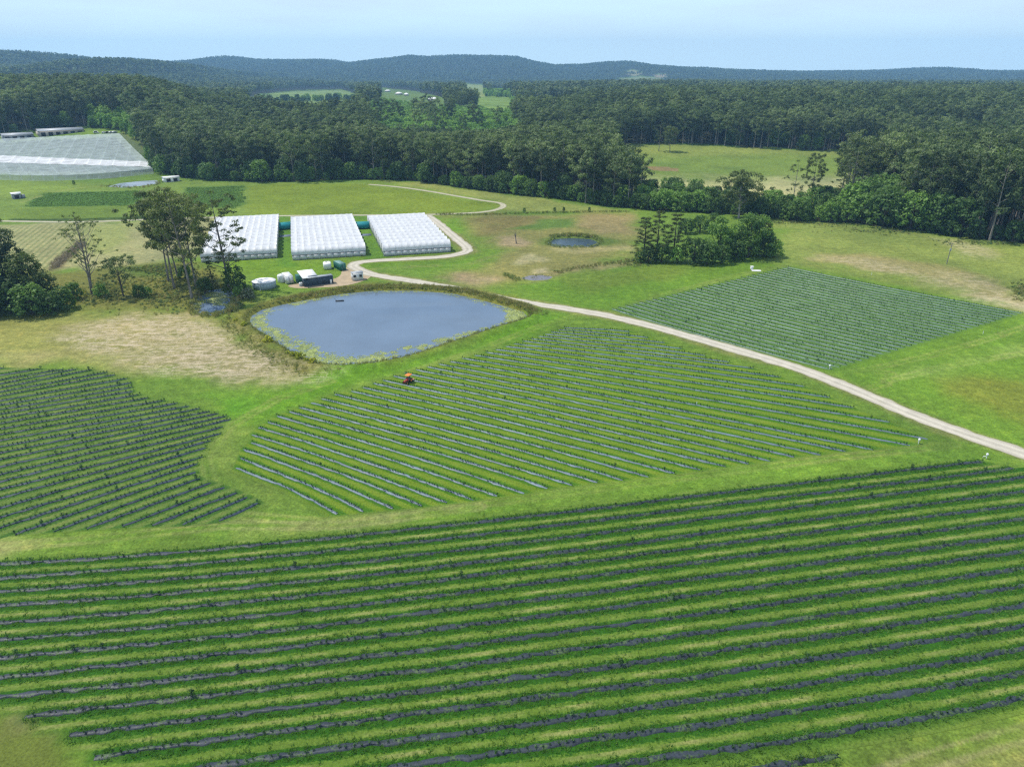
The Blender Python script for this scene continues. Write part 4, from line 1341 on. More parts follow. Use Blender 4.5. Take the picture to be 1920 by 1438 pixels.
# ------------------------------------------------------------------ mass planting as one object each
def scatter(name, pts, scl, rot, idx, shapes, mat, label, cat, kind='stuff'):
    pts = np.asarray(pts, np.float32)
    me = bpy.data.meshes.new(name)
    me.vertices.add(len(pts))
    me.vertices.foreach_set('co', pts.ravel())
    for nm, typ, v in (('scl', 'FLOAT', np.asarray(scl, np.float32)), ('rot', 'FLOAT', np.asarray(rot, np.float32)), ('idx', 'INT', np.asarray(idx, np.int32))):
        me.attributes.new(nm, typ, 'POINT').data.foreach_set('value', v)
    me.update()
    o = link(name, me)
    tag(o, label, cat, kind=kind)
    ng = bpy.data.node_groups.new(name, 'GeometryNodeTree')
    ng.interface.new_socket('Geometry', in_out='INPUT', socket_type='NodeSocketGeometry')
    ng.interface.new_socket('Geometry', in_out='OUTPUT', socket_type='NodeSocketGeometry')
    gi, go = ng.nodes.new('NodeGroupInput'), ng.nodes.new('NodeGroupOutput')
    j = ng.nodes.new('GeometryNodeJoinGeometry')

    def named(a, t):
        nd = ng.nodes.new('GeometryNodeInputNamedAttribute')
        nd.data_type = t
        nd.inputs[0].default_value = a
        return [s for s in nd.outputs if s.enabled and s.name == 'Attribute'][0]
    S, Rr, I = named('scl', 'FLOAT'), named('rot', 'FLOAT'), named('idx', 'INT')
    xyz = ng.nodes.new('ShaderNodeCombineXYZ')
    ng.links.new(Rr, xyz.inputs[2])
    e2r = ng.nodes.new('FunctionNodeEulerToRotation')
    ng.links.new(xyz.outputs[0], e2r.inputs[0])
    for k, sh in enumerate(shapes):
        oi = ng.nodes.new('GeometryNodeObjectInfo')
        oi.inputs['Object'].default_value = sh
        cmp_ = ng.nodes.new('FunctionNodeCompare')
        cmp_.data_type = 'INT'
        cmp_.operation = 'EQUAL'
        ins = [s for s in cmp_.inputs if s.enabled]
        ng.links.new(I, ins[0])
        ins[1].default_value = k
        ip = ng.nodes.new('GeometryNodeInstanceOnPoints')
        ng.links.new(gi.outputs[0], ip.inputs['Points'])
        ng.links.new(cmp_.outputs[0], ip.inputs['Selection'])
        ng.links.new(oi.outputs['Geometry'], ip.inputs['Instance'])
        ng.links.new(e2r.outputs[0], ip.inputs['Rotation'])
        ng.links.new(S, ip.inputs['Scale'])
        ng.links.new(ip.outputs[0], j.inputs[0])
    ng.links.new(j.outputs[0], go.inputs[0])
    md = o.modifiers.new('scatter', 'NODES')
    md.node_group = ng
    return o


RNG = np.random.default_rng(2024)


def lift(x, y, dz=0.0):
    return np.stack([x, y, T(x, y) + dz], 1)


# ---- plants in the crop rows
px_, sc_, ro_, id_, rw_ = [], [], [], [], []


def plant_rows(rows, step, ids, smin, smax, z, gap, big, tagk):
    for k, r in enumerate(rows):
        p, s = resample(r, step)
        n = len(p)
        keep = RNG.random(n) > gap
        # stretches where plants failed or weeds took over
        keep &= fbm(s / 6.0, s * 0 + k * 3.1, 70 + tagk) > 0.30
        p = p + RNG.normal(0, 0.09, p.shape)
        sc = RNG.uniform(smin, smax, n)
        ii = RNG.choice(ids, n)
        b = RNG.random(n) < big
        ii[b] = 3
        for a in np.nonzero(keep)[0]:
            px_.append((p[a, 0], p[a, 1], z))
            sc_.append(sc[a]); ro_.append(RNG.uniform(0, 6.28)); id_.append(ii[a]); rw_.append((tagk, k))


plant_rows(ROWS_A, 0.9, [0, 1, 2], 0.5, 1.1, 0.14, 0.10, 0.035, 0)
plant_rows(ROWS_B, 0.62, [0, 2], 0.6, 1.05, 0.16, 0.10, 0.004, 1)
plant_rows(ROWS_C, 0.75, [0, 1, 2], 0.6, 1.05, 0.14, 0.12, 0.04, 2)
plant_rows(ROWS_D, 0.5, [4, 4, 0], 0.6, 1.0, 0.14, 0.08, 0.004, 3)
px_, sc_, ro_, id_ = np.array(px_), np.array(sc_), np.array(ro_), np.array(id_)
u_, w_ = proj(px_[:, 0], px_[:, 1], px_[:, 2])
dist_ = np.hypot(np.hypot(px_[:, 0], px_[:, 1]), CAMH)
size_ = sc_ * np.where(id_ == 3, 1.7, 1.0) / dist_
vis = (u_ > 4) & (u_ < 1916) & (w_ < 1432)
order = np.argsort(np.where(vis, -size_, 1))
solo = np.zeros(len(px_), bool)
solo[order[:296]] = True
for a in np.nonzero(solo)[0]:
    k = rw_[a][1]
    big = id_[a] == 3
    o = link('berry_plant', CROP[id_[a]].data, None, px_[a], ro_[a])
    o.scale = (sc_[a],) * 3
    tag(o, ('bushy overgrown weed clump' if big else 'small young berry plant') + ' on the black crop row %s from the bottom' % ordinal(NA - k), 'plant',
        'weed clumps on the nearest crop rows' if big else 'young berry plants on the nearest crop rows')
    if big:
        o.name = 'weed_clump'
m = ~solo
scatter('crop_plants', px_[m], sc_[m], ro_[m], id_[m], CROP, None, 'rows of young green berry plants across the four crop fields', 'crop plants')


# ---- long grass beside the mulch
def row_grass(rows, per, off, jit, smin, smax, thr, seed):
    P_, S_, R_2 = [], [], []
    for k, r in enumerate(rows):
        for side in (-1, 1):
            p, s = resample(r, 1.0 / per)
            d = np.gradient(p, axis=0)
            d /= np.linalg.norm(d, axis=1, keepdims=True)
            n = np.stack([d[:, 1], -d[:, 0]], 1)
            q = p + n * side * (off + RNG.gamma(1.3, jit, len(p)))[:, None] + RNG.normal(0, 0.2, p.shape)
            kk = fbm(s / 2.5, s * 0 + k * 5 + side, seed) > thr
            q = q[kk]
            P_.append(lift(q[:, 0], q[:, 1], 0.02)); S_.append(RNG.uniform(smin, smax, len(q))); R_2.append(RNG.uniform(0, 6.28, len(q)))
    return np.concatenate(P_), np.concatenate(S_), np.concatenate(R_2)


ga = row_grass(ROWS_A, 5.5, 0.36, 0.25, 0.45, 1.05, 0.25, 91)
gb = row_grass(ROWS_C, 1.6, 0.5, 0.2, 0.5, 1.0, 0.4, 92)
gp, gs_, gr_ = [np.concatenate(t) for t in zip(ga, gb)]
scatter('tall_grass', gp, gs_, gr_, RNG.integers(0, 2, len(gp)), TUFT, None, 'long green grass growing beside the black crop rows', 'grass')


# ---- reeds, weeds and brush
def along(line, per, w, step_noise=0.0):
    p = smooth_line(line, 1.0 / per)
    return p + RNG.normal(0, w, p.shape)


rp, rs_, ri_ = [], [], []


def reeds(line, per, w, smin, smax, ids):
    p = along(line, per, w)
    rp.append(lift(p[:, 0], p[:, 1], 0.25)); rs_.append(RNG.uniform(smin, smax, len(p))); ri_.append(RNG.choice(ids, len(p)))


ring = np.array(POND + POND[:1])
cen_ = np.array(POND).mean(0)


def off_ring(d, a=0, b=None):
    q = ring[a:b]
    v = q - cen_
    return q + v / np.linalg.norm(v, axis=1, keepdims=True) * d


reeds(off_ring(1.2), 4.0, 0.5, 0.5, 0.95, [0, 1, 2])
reeds(off_ring(2.6), 2.0, 0.7, 0.4, 0.85, [0, 1, 2])
reeds(off_ring(2.2, 3, 13), 6.0, 0.8, 0.8, 1.35, [0, 0, 1])
reeds(off_ring(3.6, 4, 13), 3.0, 0.8, 0.5, 1.0, [0, 1, 2])
reeds(off_ring(3.0, 19, 27), 5.0, 1.2, 0.4, 0.9, [0, 1, 2])
reeds(off_ring(6.0, 20, 27), 4.0, 1.6, 0.35, 0.8, [1, 2, 0])
reeds(W([(366, 590), (360, 570), (372, 552), (395, 540), (425, 535), (445, 548), (446, 566), (436, 584), (404, 594), (372, 592)]), 4, 1.0, 0.7, 1.4, [1, 2, 0])
reeds(W([(1025, 458), (1040, 444), (1075, 441), (1115, 445), (1132, 456), (1110, 465), (1050, 465), (1026, 459)]), 2.5, 0.8, 0.6, 1.1, [1, 2])
reeds(W([(1036, 444), (1075, 441), (1120, 446)]), 5, 1.0, 0.9, 1.5, [1, 2, 0])
reeds(W([(972, 526), (960, 522), (945, 515)]), 5, 0.8, 0.6, 1.1, [1, 2])
reeds(W([(985, 521), (1005, 519.5), (1030, 519.5)]), 2.0, 1.4, 0.3, 0.7, [1, 0, 2])
reeds(W([(1045, 512), (1090, 502), (1150, 494), (1190, 488)]), 3, 0.7, 0.5, 1.0, [0, 2])
reeds(W([(820, 403), (880, 404), (960, 402), (1050, 399), (1180, 398)]), 2, 0.5, 0.5, 1.3, [0, 1, 2])
reeds(W([(195, 350), (240, 354), (290, 350), (300, 342)]), 1.5, 1.5, 0.6, 1.4, [0, 2])
blob = [(210, 540, 40, 22, 420), (300, 555, 55, 25, 500), (330, 520, 60, 20, 400), (160, 560, 50, 14, 260), (448, 578, 14, 12, 160), (440, 600, 18, 10, 120), (300, 505, 60, 7, 350),
        (1185, 494, 30, 6, 120), (1480, 416, 40, 5, 140), (1700, 434, 120, 5, 260), (1850, 455, 80, 5, 200), (1600, 422, 80, 4, 160), (1915, 545, 18, 14, 160)]
for cx, cy, sx, sy, n in blob:
    q = np.array([P(a, b)[:2] for a, b in zip(RNG.normal(cx, sx * 0.55, n), RNG.normal(cy, sy * 0.55, n))])
    rp.append(lift(q[:, 0], q[:, 1], 0.0)); rs_.append(RNG.uniform(0.4, 1.0, n)); ri_.append(RNG.choice([1, 2, 2, 0, 3], n))
rp, rs_, ri_ = np.concatenate(rp), np.concatenate(rs_), np.concatenate(ri_)
dpond = sdist(rp[:, 0], rp[:, 1], POND)
k = dpond < 0.3
scatter('reeds', rp[k], rs_[k], RNG.uniform(0, 6.28, k.sum()), ri_[k], REED + [WEEDG], None, 'brown and olive reeds and weeds along banks and ditches', 'reeds')
q = np.array([P(a, b)[:2] for a, b in zip(np.interp(RNG.random(260), [0, 1], [100, 152]) + RNG.normal(0, 4, 260), np.zeros(260))]) if False else None
t_ = RNG.random(420)
bx, by = np.interp(t_, [0, .4, 1], [98, 118, 156]) + RNG.normal(0, 4, 420), np.interp(t_, [0, .4, 1], [503, 486, 456]) + RNG.normal(0, 3, 420)
q = np.array([P(a, b)[:2] for a, b in zip(bx, by)])
scatter('dry_brush', lift(q[:, 0], q[:, 1]), RNG.uniform(0.5, 1.3, 420), RNG.uniform(0, 6.28, 420), np.zeros(420), [BRUSH], None, 'strip of dead brown brush slanting across the pale paddock', 'brush')

# ---- low crop on the two dark patches beyond the track
q = []
for poly in ([(80, 362), (150, 361), (258, 357), (300, 362), (240, 386), (40, 390), (60, 374)], [(345, 352), (455, 349), (462, 380), (440, 392), (345, 390)]):
    w2 = np.array(W(poly))
    xx, yy = RNG.uniform(w2[:, 0].min(), w2[:, 0].max(), 9000), RNG.uniform(w2[:, 1].min(), w2[:, 1].max(), 9000)
    yy = np.round(yy / 1.6) * 1.6 + RNG.normal(0, 0.15, 9000)
    kk = sdist(xx, yy, w2) + (fbm(xx / 6, yy / 6, 55) - .5) * 8 > 1.5
    q.append(np.stack([xx[kk], yy[kk]], 1)[:3200])
q = np.concatenate(q)
scatter('leafy_crop', lift(q[:, 0], q[:, 1]), RNG.uniform(0.3, 0.75, len(q)), RNG.uniform(0, 6.28, len(q)), np.zeros(len(q)), [LOWCROP], None, 'low dark leafy crop patches beyond the farm track', 'crop')

# ---- lily pads round the rim of the pond
lx, ly = RNG.uniform(ring[:, 0].min(), ring[:, 0].max(), 60000), RNG.uniform(ring[:, 1].min(), ring[:, 1].max(), 60000)
d = sdist(lx, ly, POND)
uu, vv = proj(lx, ly, -0.35)
front = sstep(600, 660, vv)                    # the near bank carries a belt standing off the shore
left = 1 - sstep(500, 640, uu)
right = sstep(930, 975, uu)
cd = 1.8 + 1.8 * front + 1.1 * left + 3.2 * right
wd = 0.9 + 1.7 * front + 0.55 * left + 3.2 * right
pr = np.exp(-((d - cd) / wd) ** 2) * (0.25 + 0.75 * np.maximum(np.maximum(front, left), right)) * np.maximum(sstep(0.25, 0.58, fbm(lx / 3.0, ly / 3.0, 96)), 0.7 * right) * (0.35 + 0.65 * (fbm(lx / 0.9, ly / 0.9, 98) > 0.5))
k = (d > 0.4) & (RNG.random(len(d)) < pr * (0.95 + 1.5 * right))
sw = np.array(SWAMP)
lx2, ly2 = RNG.uniform(sw[:, 0].min(), sw[:, 0].max(), 2500), RNG.uniform(sw[:, 1].min(), sw[:, 1].max(), 2500)
k2 = (sdist(lx2, ly2, SWAMP) > 0.5) & (fbm(lx2 / 3, ly2 / 3, 97) > 0.57)
lp = np.concatenate([np.stack([lx[k], ly[k], np.full(k.sum(), -0.345)], 1), np.stack([lx2[k2], ly2[k2], np.full(k2.sum(), -0.295)], 1)])
scatter('lily_pads', lp, RNG.uniform(0.45, 1.0, len(lp)), RNG.uniform(0, 6.28, len(lp)), np.zeros(len(lp)), [LILY], None, 'yellow green lily pads floating round the pond rim', 'lily pads')
# ------------------------------------------------------------------ single trees
def tree(name, kind, x, y, s, rot, label, cat, group=None, sz=1.0, zoff=0.0):
    o = empty(name, (x, y, float(T(x, y)) + zoff), rot)
    o.scale = (s, s, s * sz)
    link('trunk', kind.trunk, o)
    link('crown', kind.crown, o)
    tag(o, label, cat, group)
    return o


def tree_px(name, kind, px, py, top, rot, label, cat, group=None, width=None):
    """Tree whose foot is seen at (px, py) and whose tip reaches row top."""
    p = PT(px, py)
    h = height_at(p[1], top) - p[2]
    s = h / kind.H
    o = tree(name, kind, p[0], p[1], s, rot, label, cat, group)
    if width:
        o.scale = (s * width, s * width, s)
    return o


HERO = [Kind('hero_a', gum(201, 35, 8.2, 0.40, 21, 3, 1.75, 80, 0.7, (-1.6, 1.0), 0.42, steep=0.8), BARK, L_GUM2),
        Kind('hero_b', gum(202, 33, 7.8, 0.42, 20, 3, 1.75, 80, 0.7, (-1.5, 0.5), 0.38, steep=0.8), BARK, L_GUM2),
        Kind('hero_c', gum(203, 31, 8.6, 0.36, 19, 3, 1.6, 70, 0.68, (-3.5, 0), 0.40, steep=0.9), BARK, L_GUM2),
        Kind('hero_d', gum(204, 31, 7.6, 0.30, 17, 2, 1.15, 36, 0.66, (0.5, 0), 0.36, stems=2, spread=1.4, steep=0.7, flat=0.4), BARK, L_GUM2),
        Kind('hero_e', gum(205, 26, 5.2, 0.34, 12, 2, 0.75, 15, 0.55, (-1.0, 0), 0.36, stems=3, spread=3.2, steep=1.2, flat=0.5), BARK, L_GUM2),
        Kind('hero_f', gum(206, 13, 4.6, 0.35, 9, 3, 1.0, 40, 0.5, (-1.5, 0), 0.24, stems=2, spread=1.8, steep=0.9), BARKD, L_GUM),
        Kind('hero_g', gum(207, 18, 5.8, 0.3, 15, 3, 1.4, 60, 0.62, (0.6, 0), 0.32, stems=2, spread=1.5), BARK, L_GUM2),
        Kind('hero_h', gum(208, 24, 4.2, 0.3, 14, 2, 0.9, 24, 0.6, (0.5, 0.3), 0.26, steep=0.6), BARK, L_GUM2)]
tree_px('gum_tree', HERO[0], 361, 563, 350, 0.4, 'tall dense gum leaning over the lily swamp, tallest of its clump', 'gum tree', 'gum clump beside the swamp')
tree_px('gum_tree', HERO[1], 327, 541, 352, 2.2, 'dark gum with slim pale trunk in the middle of the clump left of the swamp', 'gum tree', 'gum clump beside the swamp')
tree_px('gum_tree', HERO[2], 334, 520, 368, 1.0, 'gum with low hanging left boughs at the back of the swamp clump', 'gum tree', 'gum clump beside the swamp')
tree_px('gum_tree', HERO[1], 316, 528, 358, 4.2, 'gum on the left side of the swamp clump, before the pale paddock', 'gum tree', 'gum clump beside the swamp')
tree_px('gum_tree', HERO[2], 368, 537, 366, 5.2, 'gum reaching right from the swamp clump towards the first polytunnel', 'gum tree', 'gum clump beside the swamp')
tree_px('gum_tree', HERO[3], 430, 543, 357, 0.0, 'sparse twin trunk gum standing before the first white polytunnel', 'gum tree')
tree_px('gum_tree', HERO[4], 173, 553, 395, 0.0, 'thin half bare gum with splayed white trunks before the drilled paddock', 'gum tree')
tree_px('small_gum_tree', HERO[5], 232, 556, 477, 0.3, 'small dark crooked tree right of the half bare gum', 'tree')
tree_px('small_tree', HOOPS[0], 400, 541, 488, 1.0, 'slim dark conical tree on the back bank of the swamp', 'tree')
tree_px('bushy_tree', DOMES[1], 443, 552, 496, 1.0, 'bushy dark green tree on the right bank of the swamp', 'tree', width=0.85)
tree_px('sapling', HERO[7], 373, 545, 478, 0.3, 'thin sapling behind the leaning swamp gum', 'sapling', width=0.55)
for i, (a, b, c, n) in enumerate([(466, 560, 538, 'pale grey green shrub between the swamp and the round tank'), (447, 557, 536, 'round olive shrub at the right edge of the swamp'),
                                  (190, 556, 531, 'low dark shrub at the foot of the half bare gum'), (262, 556, 533, 'low dark green shrub right of the crooked tree'),
                                  (278, 553, 537, 'small round shrub at the end of the weedy bank'), (140, 560, 528, 'dark bush beside the big tree mass on the left'),
                                  (348, 522, 497, 'dark shrub at the feet of the gum clump'), (385, 548, 520, 'shrub on the back bank of the swamp')]):
    k = Kind('shrub_shape', dome(300 + i, 4, 2.2, 22, 40, 0.5), BARKD, L_PALE if i == 0 else L_BUSH)
    tree_px('shrub', k, a, b, c, i * 1.1, n, 'shrub')
for i, (a, b) in enumerate([(443, 605), (458, 614), (503, 644), (541, 667), (552, 671), (563, 675), (575, 680), (587, 683)]):
    k = Kind('yellow_bush_shape', dome(320 + i, 1.7, 1.15, 14, 30, 0.32, ragged=0.2), BARKD, L_YEL)
    p = P(a, b)
    tree('yellow_bush', k, p[0], p[1], 0.8 + 0.25 * (i % 3), i, 'bright yellow flowering bush on the left pond bank, %s from the swamp' % ordinal(i + 1), 'bush', 'yellow bushes along the pond bank')

# dark mass at the left edge
MASS = [(-60, 560, 410), (-20, 575, 424), (22, 570, 436), (60, 575, 470), (92, 575, 502), (20, 588, 520), (62, 590, 530), (98, 588, 545), (120, 580, 538), (-25, 592, 525)]
BIGD = [Kind('dark_tree_shape', dome(340 + i, 18, 6.3, 44, 64, 0.8, 0.27, 0.08, 0.30), BARKD, (L_BUSH, L_BUSH, L_BUSH)[i]) for i in range(3)]
BIGM = [Kind('mass_tree_shape', dome(350 + i, 18, 7.0, 52, 64, 0.8, 0.26, 0.06, 0.2), BARKD, L_MASS) for i in range(2)]
for i, (a, b, c) in enumerate(MASS):
    tree_px('dark_tree', BIGM[i % 2] if c < 515 else DOMES[i % 3], a, b, c, i * 1.7,
            ['tall', 'rounded', 'olive topped', 'sloping', 'dark', 'low', 'bushy', 'dense', 'outermost right', 'squat'][i] + ' dark tree in the thick mass at the left edge of the photo', 'tree', 'dark tree mass on the left', width=1.0 if c < 515 else 1.25)
tree_px('gum_tree', HERO[0], 8, 562, 408, 3.0, 'grey topped gum rising above the dark tree mass on the left', 'gum tree')

# clump in the middle right
for i, (a, b, c, n) in enumerate([(1206, 488, 407, 'left hoop pine of the clump beside the far crop field'), (1230, 490, 395, 'tallest hoop pine of the clump, second from its left end'),
                                  (1262, 489, 400, 'third hoop pine of the clump, with a dead spike beside it'), 
                                  (1432, 480, 418, 'hoop pine at the right side of the clump, partly hidden')]):
    tree_px('hoop_pine', HOOPS[i % 2], a, b, c, i * 1.3, n, 'pine tree', 'hoop pines of the clump', width=(1.5, 1.25, 1.35, 1.4)[i])
for i, (a, b, c, w_, n, kd) in enumerate([(1346, 484, 404, 1.05, 'large round topped tree in the middle of the clump', BIGD[2]), (1402, 482, 396, 1.25, 'big broad tree right of the middle of the clump', BIGD[1]),
                                          (1418, 477, 402, 0.95, 'tall tree behind the right end of the clump', BIGD[0]), (1373, 478, 428, 1.2, 'dense low tree in the notch between the two tallest crowns', DOMES[2]),
                                          (1452, 482, 448, 1.0, 'small tree ending the clump on the right', DOMES[0]), (1436, 480, 440, 1.1, 'dark bush near the right end of the clump', DOMES[2]),
                                          (1300, 493, 444, 1.2, 'bush in the front of the clump', DOMES[1]), (1325, 495, 452, 1.2, 'low dark bush in the front row of the clump', DOMES[0]),
                                          (1268, 493, 462, 1.1, 'bright low bush at the foot of the third hoop pine', DOMEB[0]), (1240, 492, 456, 1.2, 'bush between the left hoop pines', DOMES[2]),
                                          (1215, 492, 462, 1.3, 'bush at the foot of the left hoop pine', DOMES[0]), (1352, 494, 458, 1.1, 'light bush before the large round topped tree', DOMES[1]),
                                          (1378, 488, 450, 1.2, 'shaded bush before the big broad tree', DOMES[2]), (1200, 492, 470, 1.1, 'leftmost low bush of the clump', DOMES[1]),
                                          (1285, 438, 408, 1.2, 'grey bush at the back of the clump gap', DOMES[0]), (1312, 436, 402, 1.15, 'round tree behind the grassy gap in the clump', DOMES[1]),
                                          (1335, 434, 398, 1.0, 'broad sunlit tree behind the clump', BIGD[0]),]):
    tree_px('clump_tree', kd, a, b, c, i * 0.9, n, 'tree', 'trees and bushes of the middle clump', width=w_)

# trees standing alone round the pasture
for i, (a, b, c, k, n, w_) in enumerate([(1385, 410, 318, HERO[6], 'spreading gum standing above the shrub belt before the pale pasture', 1.15), (1484, 402, 300, HERO[7], 'slim gum left of the bushy pasture gum', 1.0),
                                         (1516, 390, 287, HERO[0], 'bushy topped gum with clear trunk at the pasture edge', 0.8),
                                         (1235, 284, 226, HERO[7], 'left of two lone trees on the far pasture', 1.2), (1256, 285, 234, HERO[6], 'right of two lone trees on the far pasture', 0.8),
                                         (1170, 372, 288, HERO[6], 'gum on the corner of the main forest beside the pasture', 1.0), (1150, 380, 300, HERO[0], 'gum at the tip of the main forest', 0.8),
                                         (1588, 400, 276, HERO[3], 'bare white limbed gum at the left end of the right forest', 1.0)]):
    tree_px('gum_tree', k, a, b, c, i * 1.9 + 0.5, n, 'gum tree', width=w_)
for i, (a, b, c) in enumerate([(983, 399, 389), (1040, 397.5, 388), (1057, 398, 388), (1105, 397, 388)]):
    tree_px('sapling', DOMES[i % 3], a, b, c, i, 'young sapling on the ditch behind the dry paddock, %s from the left' % ordinal(i + 1), 'sapling', 'saplings along the ditch', width=0.7)
tree_px('small_bush', DOMES[0], 139, 347, 338, 0.4, 'lone small dark bush below the white netting', 'bush', width=0.7)
p = P(1202, 415)

# the dead tree in the dry paddock
m = MB()
rg = np.random.default_rng(5)
m.tube([(0, 0, -0.2), (-.15, 0, 1.5), (-.3, .1, 3.2)], [0.32, 0.24, 0.17], 7)
for i in range(7):
    a = i * 2.4
    m.tube([(-.3, .1, 2.2 + .15 * i), (-.5 + .4 * math.cos(a), .4 * math.sin(a), 3.6 + .2 * i), (-.6 + .7 * math.cos(a), .6 * math.sin(a), 4.6 + .25 * i)], [0.1, 0.06, 0.02], 5)
t = empty('dead_tree', P(968, 457))
tag(t, 'grey leafless dead tree alone in the dry paddock', 'dead tree')
m.build('trunk', BARK, t)

# ------------------------------------------------------------------ the woods
cand = []
for (y0, y1, sp) in ((290, 1000, 8.2), (1000, 1900, 10.5), (1900, 3300, 13.0), (3300, 6100, 18.5)):
    ys = np.arange(y0, y1, sp)
    X, Y = np.meshgrid(np.arange(-0.92 * y1, 0.92 * y1, sp), ys)
    X = (X + RNG.uniform(-.46, .46, X.shape) * sp).ravel()
    Y = (Y + RNG.uniform(-.46, .46, Y.shape) * sp).ravel()
    k = np.abs(X) < 0.86 * Y + 20
    cand.append(np.stack([X[k], Y[k]], 1))
cand = np.concatenate(cand)
x, y = cand[:, 0], cand[:, 1]
z = T(x, y)
u, v = proj(x, y, z)
ok = forest_mask(u, v, y)
e = np.interp(u, [p_[0] for p_ in EDGE], [p_[1] for p_ in EDGE])
x, y, z, u, v, e = [q[ok] for q in (x, y, z, u, v, e)]
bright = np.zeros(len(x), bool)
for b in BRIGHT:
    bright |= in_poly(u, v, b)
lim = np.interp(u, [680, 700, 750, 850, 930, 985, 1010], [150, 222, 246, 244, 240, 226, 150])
glade_near = np.zeros(len(x), bool)
for g in GLADES[:4]:
    gg = [(a, b + 16) for a, b in g]
    glade_near |= in_poly(u, v, gg)
belt = in_poly(u, v, [(1195, 400), (1210, 350), (1300, 352), (1400, 366), (1480, 394), (1560, 384), (1640, 372), (1700, 400), (1660, 430), (1440, 420)])
kind_ = np.full(len(x), 0)          # 0 gum 1 dome 2 bright 3 far
kind_[y > 1250] = 3
n = len(x)
near_edge = (y < 900) & (e - v < 5)
kind_[(y < 1250) & (RNG.random(n) < 0.16)] = 1
kind_[near_edge & (RNG.random(n) < 0.45)] = 1
kind_[belt] = 1
kind_[(u > 1560) & (y < 520) & (e - v < 16) & (RNG.random(n) < 0.3)] = 1
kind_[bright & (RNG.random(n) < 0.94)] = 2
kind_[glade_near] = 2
H = RNG.uniform(24, 33, n)
H[kind_ == 1] = RNG.uniform(7, 15, (kind_ == 1).sum())
H[belt & (kind_ == 1)] = RNG.uniform(7, 13, (belt & (kind_ == 1)).sum())
right = (u > 1560) & (y < 480)
H[right & (kind_ == 1)] = RNG.uniform(9, 19, (right & (kind_ == 1)).sum())
H[right & (kind_ == 0)] = RNG.uniform(30, 38, (right & (kind_ == 0)).sum())
H[kind_ == 2] = RNG.uniform(9, 14, (kind_ == 2).sum())
H[kind_ == 3] = RNG.uniform(19, 28, (kind_ == 3).sum())
H[glade_near] *= 0.75
for _ in range(6):
    tops = proj(x, y, z + H)[1]
    H[(tops < lim) & ~bright & (v > 244) & (H > 13)] *= 0.9
H[(y > 3300)] *= 1.0
# bushes in a row along the front of the woods
fx, fy, fk = [], [], []
for a, b in ((286, 1480), (1480, 1960)):
    us = np.arange(a, b, 0.5)
    line = np.array([PT(q, np.interp(q, [p_[0] for p_ in EDGE], [p_[1] for p_ in EDGE]) - 1.0)[:2] for q in us[::12]])
    pl = resample(line, 5.2)[0] + 0
    pl += RNG.normal(0, 1.0, pl.shape)
    fx.append(pl[:, 0]); fy.append(pl[:, 1] + 1.0)
fx, fy = np.concatenate(fx), np.concatenate(fy)
keep = ~in_poly(*proj(fx, fy, T(fx, fy)), PASTURE)
fx, fy = fx[keep], fy[keep]
nf = len(fx)
x = np.concatenate([x, fx]); y = np.concatenate([y, fy])
H = np.concatenate([H, RNG.uniform(5, 10.5, nf)])
kind_ = np.concatenate([kind_, np.full(nf, 1)])
front = np.concatenate([np.zeros(n, bool), np.ones(nf, bool)])
z = T(x, y)
u, v = proj(x, y, z)
n = len(x)
rot = RNG.uniform(0, 6.28, n)
var = RNG.integers(0, 60, n)
rank = H / np.hypot(x, y)
rank[(u < -5) | (u > 1925)] = 0
rank[(u < 262) & (y > 500)] *= 0.8
sel = np.argsort(-rank)
solo = np.zeros(n, bool)
ng_, nd_ = 0, 0
for i in sel:
    if kind_[i] == 0 and ng_ < 175:
        solo[i] = True; ng_ += 1
    elif kind_[i] in (1, 2) and nd_ < 200:
        solo[i] = True; nd_ += 1
    if ng_ >= 175 and nd_ >= 200:
        break
for i in np.nonzero(solo)[0]:
    zone = 'right' if u[i] > 1480 else ('belt' if u[i] > 1190 else 'main')
    k = GUMS[var[i] % 5] if kind_[i] == 0 else (DOMES[var[i] % 3] if kind_[i] == 1 else DOMEB[var[i] % 2])
    if kind_[i] == 0:
        lab = {'right': 'tall pale trunked gum in the forest on the right, behind the grassy slope', 'belt': 'gum rising from the shrub belt before the pasture',
               'main': 'tall pale trunked gum at the front of the main forest behind the polytunnels'}[zone]
        nm, cat = 'gum_tree', 'gum tree'
    else:
        lab = {'right': 'leafy dark understorey tree along the foot of the right forest', 'belt': 'rounded leafy tree in the green belt before the pale pasture',
               'main': 'round dark bush lining the front of the main forest'}[zone]
        nm, cat = 'leafy_tree', 'tree'
    wd = RNG.uniform(0.9, 1.15)
    s = H[i] / k.H
    o = tree(nm, k, x[i], y[i], s, rot[i], lab, cat, {'right': 'trees of the right forest edge', 'belt': 'trees of the belt before the pasture', 'main': 'trees of the main forest front'}[zone])
    o.scale = (s * wd, s * wd, s)
m = ~solo
shapes = GUMS + DOMES + DOMEB + FARS
idx = np.where(kind_ == 0, var % 5, np.where(kind_ == 1, 5 + var % 3, np.where(kind_ == 2, 8 + var % 2, 10 + var % 3)))
hh = np.array([s_.H for s_ in shapes])[idx]
scl = H / hh * np.where(kind_ == 3, RNG.uniform(1.0, 1.15, n), 1)
nearw = m & (y < 1900)
farw = m & (y >= 1900)
scatter('forest', np.stack([x, y, z], 1)[nearw], scl[nearw], rot[nearw], idx[nearw], [s_.both for s_ in shapes], None, 'dense dark gum forest filling the middle distance', 'forest')
scatter('hill_forest', np.stack([x, y, z], 1)[farw], scl[farw], rot[farw], idx[farw], [s_.both for s_ in shapes], None, 'hazy forest covering the far plain and blue hills', 'forest')
print('TREES', n, 'solo', solo.sum(), 'near', nearw.sum(), 'far', farw.sum())
